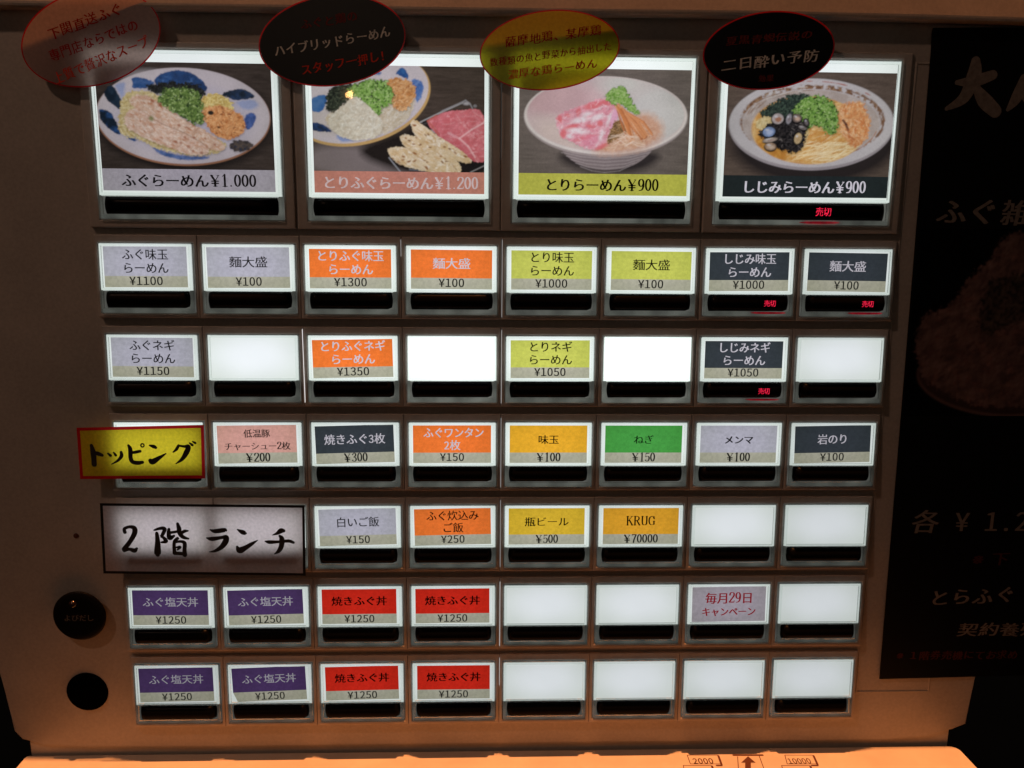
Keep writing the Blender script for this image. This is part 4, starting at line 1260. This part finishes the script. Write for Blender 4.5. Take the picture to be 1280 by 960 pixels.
# call button, dark round window and a screw on the left of the panel
def lathe(profile, name, n=48):
    """profile (r, y); axis along y"""
    bm = bmesh.new()
    rings = []
    for rr, y in profile:
        if rr < 1e-6:
            rings.append([bm.verts.new((0, y, 0))])
        else:
            rings.append([bm.verts.new((rr * math.cos(2 * math.pi * k / n), y, rr * math.sin(2 * math.pi * k / n))) for k in range(n)])
    for a, b in zip(rings[:-1], rings[1:]):
        for k in range(n):
            if len(a) == 1: bm.faces.new((a[0], b[k], b[(k + 1) % n]))
            elif len(b) == 1: bm.faces.new((a[k], a[(k + 1) % n], b[0]))
            else: bm.faces.new((a[k], a[(k + 1) % n], b[(k + 1) % n], b[k]))
    return bm_mesh(bm, name, True)
cb = on_machine(link('call_button', lathe([(0, -.72), (7, -.70), (9.2, -.62), (9.8, -.3), (10.0, .1), (9.7, .5), (7.0, .7), (7.0, 4)], 'call_button'), M_BLACK, None,
                     label='round black call button reading よびだし'), (-156.0, 0, -141.0))
text_obj('call_text', [('よびだし', 'gothic', 0, -1.6, 2.9, 11.4, 0)], plastic('call_print', (.10, .085, .07), .6, 0), cb, y=-.78)
link('indicator_dome', lathe([(0, -2.0), (.7, -1.9), (1.25, -1.55), (1.5, -.9)], 'indicator_dome', 20), plastic('dome', (.01, .006, .006), .2, 0), cb).location = (-1.7 * MM, 0, 5.2 * MM)
on_machine(link('round_port', lathe([(0, 1.2), (6.9, 1.2), (7.4, 1.9), (8.0, 2.2), (8.05, 3.2)], 'round_port'), M_HOLE, None, label='flat black round port below the call button'), (-157.0, 0, -174.3))
on_machine(link('screw', lathe([(0, 2.1), (.7, 2.1), (1.0, 2.3), (1.05, 3)], 'screw', 20), M_LINEINK, None), (-155.6, 0, -109.6))

# ------------------------------------------------------------------ cards fixed on the machine
def ellipse_rim(a, b, w, name, n=96):
    """the printed rim, as a thin bead round the card's edge"""
    bm = bmesh.new()
    rings = []
    for k in range(n):
        t = 2 * math.pi * k / n
        co, si = math.cos(t), math.sin(t)
        nx, nz = co / a, si / b
        L = math.hypot(nx, nz); nx, nz = nx / L, nz / L
        ring = []
        for dx, dy in ((0, -.01), (-w, -.01)):
            ring.append(bm.verts.new((a * co + nx * dx, dy, b * si + nz * dx)))
        rings.append(ring)
    for k in range(n):
        A, B = rings[k], rings[(k + 1) % n]
        bm.faces.new((A[0], A[1], B[1], B[0]))
    return bm_mesh(bm, name)

OV = [
    dict(c=(-132.6, 67.2), a=23.7, b=14.5, rot=17.0, card=M_OVAL_W, rim=M_RED_EDGE,
         label='white oval card with red brush writing, leftmost of the four oval cards',
         text=[('下関直送ふぐ', M_BRUSH_RED, .3, 3.9, 4.2, 26.5, 3), ('専門店ならではの', M_BRUSH_RED, .6, -2.3, 4.2, 32.0, 3), ('上質で贅沢なスープ', M_BRUSH_RED2, .4, -8.6, 4.3, 35.0, 5)]),
    dict(c=(-52.8, 67.6), a=24.8, b=14.2, rot=8.6, card=M_OVAL_K, rim=M_RED_EDGE,
         label='black oval card with white and red brush writing, over the ham picture',
         text=[('ふぐと鶏の', M_BRUSH_DRED, .2, 5.2, 3.6, 19.5, 1), ('ハイブリッドらーめん', M_BRUSH_W, 0, -1.6, 4.1, 40, 1.5), ('スタッフ一押し！', M_BRUSH_RED2, 3.2, -8.6, 4.0, 31, 2)]),
    dict(c=(20.5, 65.7), a=23.9, b=12.7, rot=6.2, card=M_OVAL_Y, rim=M_RED_EDGE,
         label='yellow oval card with red writing, over the pink meat bowl picture',
         text=[('薩摩地鶏、某摩鶏', M_BRUSH_RED, 1.5, 3.2, 3.8, 33, 2), ('数種類の魚と野菜から抽出した', M_BRUSH_RED, .2, -2.4, 3.1, 42, 2), ('濃厚な鶏らーめん', M_BRUSH_RED2, .4, -7.2, 3.5, 31, 2)]),
    dict(c=(95.6, 66.7), a=22.8, b=12.6, rot=5.2, card=M_OVAL_K, rim=M_RED_EDGE,
         label='black oval card with large white writing, rightmost of the four oval cards',
         text=[('夏黒青蜆伝説の', M_BRUSH_DRED, 0, 3.0, 3.2, 30, 0), ('二日酔い予防', M_BRUSH_W, .4, -4.6, 4.5, 34, 2), ('効果', M_BRUSH_DRED, -1.0, -9.8, 2.7, 5.6, -3)]),
]
for i, d in enumerate(OV):
    root = empty('oval_card', (d['c'][0], -2.5 - .02 * i, d['c'][1]), label=d['label'], category='card', group='oval cards hung over the picture buttons')
    root.rotation_euler = (math.radians(5.0), math.radians(-d['rot']), 0)
    link('card_sheet', ellipse_sheet(d['a'] - .44, d['b'] - .44, 'card_sheet'), d['card'], root)
    link('rim', ellipse_rim(d['a'], d['b'], .45, 'rim'), d['rim'], root)
    for t_, m_, cx, cz, sz, wd, rr in d['text']:
        text_obj('writing', [(t_, 'brush', cx, cz, sz, wd, rr)], m_, root, y=-.12)

def hand_strokes(strokes, ox, oy, sc, plane):
    V, T = [], []; n = 0
    for i, (pts, closed) in enumerate(strokes):
        q = []
        for (x, y, w) in pts:
            X, Z, s_ = plane(ox + x / sc, oy + y / sc)
            q.append((X, Z, w * 1.58 / sc * s_))
        v, t = ribbon(q, closed)
        V.append(np.stack([v[:, 0], np.full(len(v), -.03 * (i % 12) * .3), v[:, 1]], 1)); T.append(t + n); n += len(v)
    return np.concatenate(V), np.concatenate(T)

def quad_plane(px, quad):
    """photograph rectangle corners px (x0,y0,x1,y1) of a card -> millimetres on that card"""
    x0, y0, x1, y1 = px
    (ax, az), (bx, bz), (cx, cz), (dx, dz) = quad     # TL, TR, BR, BL
    def f(x, y):
        u, v = (x - x0) / (x1 - x0), (y - y0) / (y1 - y0)
        X = (ax * (1 - u) + bx * u) * (1 - v) + (dx * (1 - u) + cx * u) * v
        Z = (az * (1 - u) + bz * u) * (1 - v) + (dz * (1 - u) + cz * u) * v
        return X, Z, math.hypot(bx - ax, bz - az) / (x1 - x0)
    return f

def card(name, label, quad, y, mat, border_mat, bw, strokes_sets, px, ink_label):
    """quad: corners TL,TR,BR,BL in mm on the panel"""
    cx = sum(p[0] for p in quad) / 4; cz = sum(p[1] for p in quad) / 4
    root = empty(name, (cx, y, cz), label=label, category='card')
    q = [(a - cx, b - cz) for a, b in quad]
    inner = [(a - math.copysign(bw, a), b - math.copysign(bw, b)) for a, b in q]
    link('card_sheet', from_tris([(a, 0, b) for a, b in inner], [(0, 3, 2), (0, 2, 1)], 'card_sheet'), mat, root)
    bm = bmesh.new()
    o1 = [bm.verts.new((a, -.01, b)) for a, b in q]; i1 = [bm.verts.new((a, -.01, b)) for a, b in inner]
    for k in range(4):
        m_ = (k + 1) % 4
        bm.faces.new((o1[k], o1[m_], i1[m_], i1[k]))
    link('border', bm_mesh(bm, 'border'), border_mat, root)
    f = quad_plane(px, q)
    for (st, ox, oy, sc) in strokes_sets:
        v, t = hand_strokes(st, ox, oy, sc, f)
        v[:, 1] -= .10
        link('brush_letter', from_tris(v, t, 'brush_letter'), M_INK, root)
    return root

o_ = lambda *p: (list(p), False)
TO = [o_((148, 225, 10), (160, 290, 17), (163, 360, 16), (163, 410, 16)), o_((165, 292, 8), (205, 306, 13), (243, 322, 10))]
TSU = [o_((300, 306, 6), (322, 326, 9)), o_((355, 298, 6), (372, 324, 8)), o_((425, 295, 9), (427, 330, 11), (390, 375, 8), (328, 410, 3))]
PI_ = [o_((498, 232, 8), (513, 270, 13), (512, 350, 13), (530, 390, 13), (580, 400, 13), (622, 394, 10)), o_((520, 303, 8), (560, 297, 10), (605, 288, 9)),
       ([(630 + 15 * math.cos(a), 233 + 15 * math.sin(a), 4.5) for a in [k * math.pi / 5 for k in range(10)]], True)]
N_ = [o_((700, 235, 6), (735, 246, 12), (755, 256, 9)), o_((700, 380, 14), (720, 390, 18), (790, 350, 11), (848, 315, 4))]
GU = [o_((972, 240, 8), (950, 275, 9), (918, 302, 4)), o_((985, 243, 7), (1030, 250, 9), (1065, 252, 14), (1045, 305, 16), (1000, 370, 11), (940, 412, 3)),
      o_((1077, 218, 5), (1102, 237, 9)), o_((1107, 206, 5), (1130, 219, 8))]
card('toppings_card', 'yellow toppings card with a red border and black brush writing トッピング',
     [(-149.2, -66.2), (-103.5, -65.1), (-104.2, -85.4), (-149.6, -85.6)], -2.7, M_SIGN_Y, M_RED_EDGE, 1.15,
     [(s, 95, 525, 7.53) for s in (TO, TSU, PI_, N_, GU)], (97.5, 532, 256.5, 598.5), None)

TWO = [o_((287, 362, 14), (285, 322, 12), (345, 300, 12), (395, 315, 19), (398, 370, 19), (345, 465, 17), (270, 560, 18)),
       o_((270, 572, 16), (330, 560, 13), (385, 575, 18), (415, 550, 9))]
KAI = [o_((622, 335, 7), (700, 313, 13), (742, 322, 15), (718, 380, 13), (700, 412, 8)), o_((698, 397, 9), (742, 440, 14), (748, 465, 15), (698, 476, 7)),
       o_((650, 372, 13), (656, 470, 19), (650, 595, 25), (650, 622, 16)),
       o_((790, 322, 11), (785, 370, 15), (797, 423, 19), (845, 398, 9)), o_((800, 362, 11), (880, 350, 10)),
       o_((892, 258, 11), (905, 312, 17), (912, 368, 17), (950, 412, 15), (1010, 430, 7)), o_((922, 380, 7), (960, 346, 13), (1005, 338, 7)),
       o_((885, 427, 12), (852, 460, 13), (842, 520, 13), (846, 600, 15)), o_((862, 470, 9), (920, 463, 11), (963, 482, 15), (960, 560, 15), (960, 618, 18)),
       o_((850, 600, 14), (955, 606, 14)), o_((870, 532, 7), (912, 527, 11), (880, 560, 7))]
RA = [o_((165, 325, 6), (220, 340, 17), (325, 326, 17), (345, 330, 9)),
      o_((122, 420, 6), (180, 430, 17), (290, 413, 13), (345, 408, 18), (335, 460, 22), (285, 525, 18), (210, 570, 11), (145, 582, 3))]
N2 = [o_((475, 318, 5), (525, 345, 17), (560, 358, 16), (572, 360, 8)), o_((468, 520, 10), (495, 560, 24), (560, 530, 19), (640, 480, 13), (705, 440, 3))]
CHI = [o_((875, 378, 3), (930, 358, 12), (975, 328, 20), (1005, 327, 14)), o_((792, 450, 5), (840, 460, 15), (950, 455, 11), (1060, 445, 13), (1115, 462, 11)),
       o_((960, 387, 10), (983, 420, 19), (978, 500, 19), (945, 563, 15), (895, 598, 4))]
card('lunch_card', 'long white lunch card with a black border and brush writing ２階ランチ',
     [(-143.3, -94.9), (-68.2, -95.9), (-68.9, -123.9), (-144.3, -122.6)], -2.7, M_SIGN_W, M_FRAME_K, 1.0,
     [(TWO, 125, 625, 9.143), (KAI, 125, 625, 9.143), (RA, 245, 625, 9.143), (N2, 245, 625, 9.143), (CHI, 245, 625, 9.143)], (127, 628.5, 382, 718), None)

# ---- black poster on the right, running past the edge of the machine
px_, pz_ = 153.9, -48.0
poster = empty('poster', (px_, 1.3, -171.6), label='black poster with dim brush writing and a hotpot photo, right of the buttons', category='poster')
def on_poster(o):
    o.parent = poster
    return o
sheet = [(0, 247.5), (150, 250.5), (150, 2.6), (4.6, 0)]
bm = bmesh.new()
f_ = [bm.verts.new((x, 0, z)) for x, z in sheet]; b_ = [bm.verts.new((x, .35, z)) for x, z in sheet]
bm.faces.new(f_); bm.faces.new(list(reversed(b_)))
for k in range(4):
    bm.faces.new((f_[k], b_[k], b_[(k + 1) % 4], f_[(k + 1) % 4]))
on_poster(link('poster_sheet', bm_mesh(bm, 'poster_sheet'), M_POSTER, None))
def pz(px, py, Y=1.25):
    """photograph position -> millimetres on the poster"""
    d = _R @ Vector(((px - 640) / 1050.0, -(py - 480) / 1050.0, -1))
    t = (Y - CAM_POS.y) / d.y
    p = CAM_POS + t * d
    return p.x - px_, p.z + 171.6
DAI = [o_((447, 245, 12), (440, 300, 18), (400, 390, 14), (330, 435, 5)), o_((372, 330, 6), (440, 325, 14), (515, 300, 12)), o_((445, 345, 8), (480, 400, 18), (525, 445, 16))]
JIN = [o_((640, 312, 10), (610, 390, 14), (575, 438, 5)), o_((640, 380, 10), (690, 430, 14), (740, 440, 16))]
def poster_plane(x, y):
    X, Z = pz(x, y)
    X2, _z = pz(x + 1, y)
    return X, Z, X2 - X
for st in (DAI, JIN):
    v, t = hand_strokes(st, 1080, 0, 3.2, poster_plane)
    v[:, 1] -= .08
    on_poster(link('poster_letter', from_tris(v, t, 'poster_letter'), M_POSTER_TXT, None))
for text, x0, y0, size, per, m_, rr in (
        ('ふぐ雑炊', 1168, 277, 10.5, 11.8, M_POSTER_TXT, 1), ('各 ¥ 1.2', 1138, 664, 10.8, 6.7, M_POSTER_TXT, 0), ('※下', 1214, 706, 6.4, 7.6, M_POSTER_RED, 0),
        ('とらふぐ', 1160, 754, 8.0, 8.8, M_POSTER_TXT, 2), ('契約養殖', 1195, 794, 6.6, 8.6, M_POSTER_TXT, 0), ('※１階券売機にてお求め', 1120, 824, 4.4, 4.55, M_POSTER_RED, 0)):
    X, Z = pz(x0, y0)
    wd = per * len(text)
    on_poster(text_obj('poster_writing', [(text, 'brush', X + wd / 2, Z, size, wd, rr)], m_, None, y=-.08))
hp = picture_hotpot()
q_ = [pz(1148, 286), pz(1400, 286), pz(1400, 520), pz(1129, 520)]
def pc(u, v):
    X = (q_[0][0] * (1 - u) + q_[1][0] * u) * (1 - v) + (q_[3][0] * (1 - u) + q_[2][0] * u) * v
    Z = (q_[0][1] * (1 - u) + q_[1][1] * u) * (1 - v) + (q_[3][1] * (1 - u) + q_[2][1] * u) * v
    return X, Z
on_poster(link('hotpot_photo', hp.mesh(pc, 'hotpot_photo', -.05), M_POSTER_PHOTO, None))

bpy.data.objects.remove(_go)
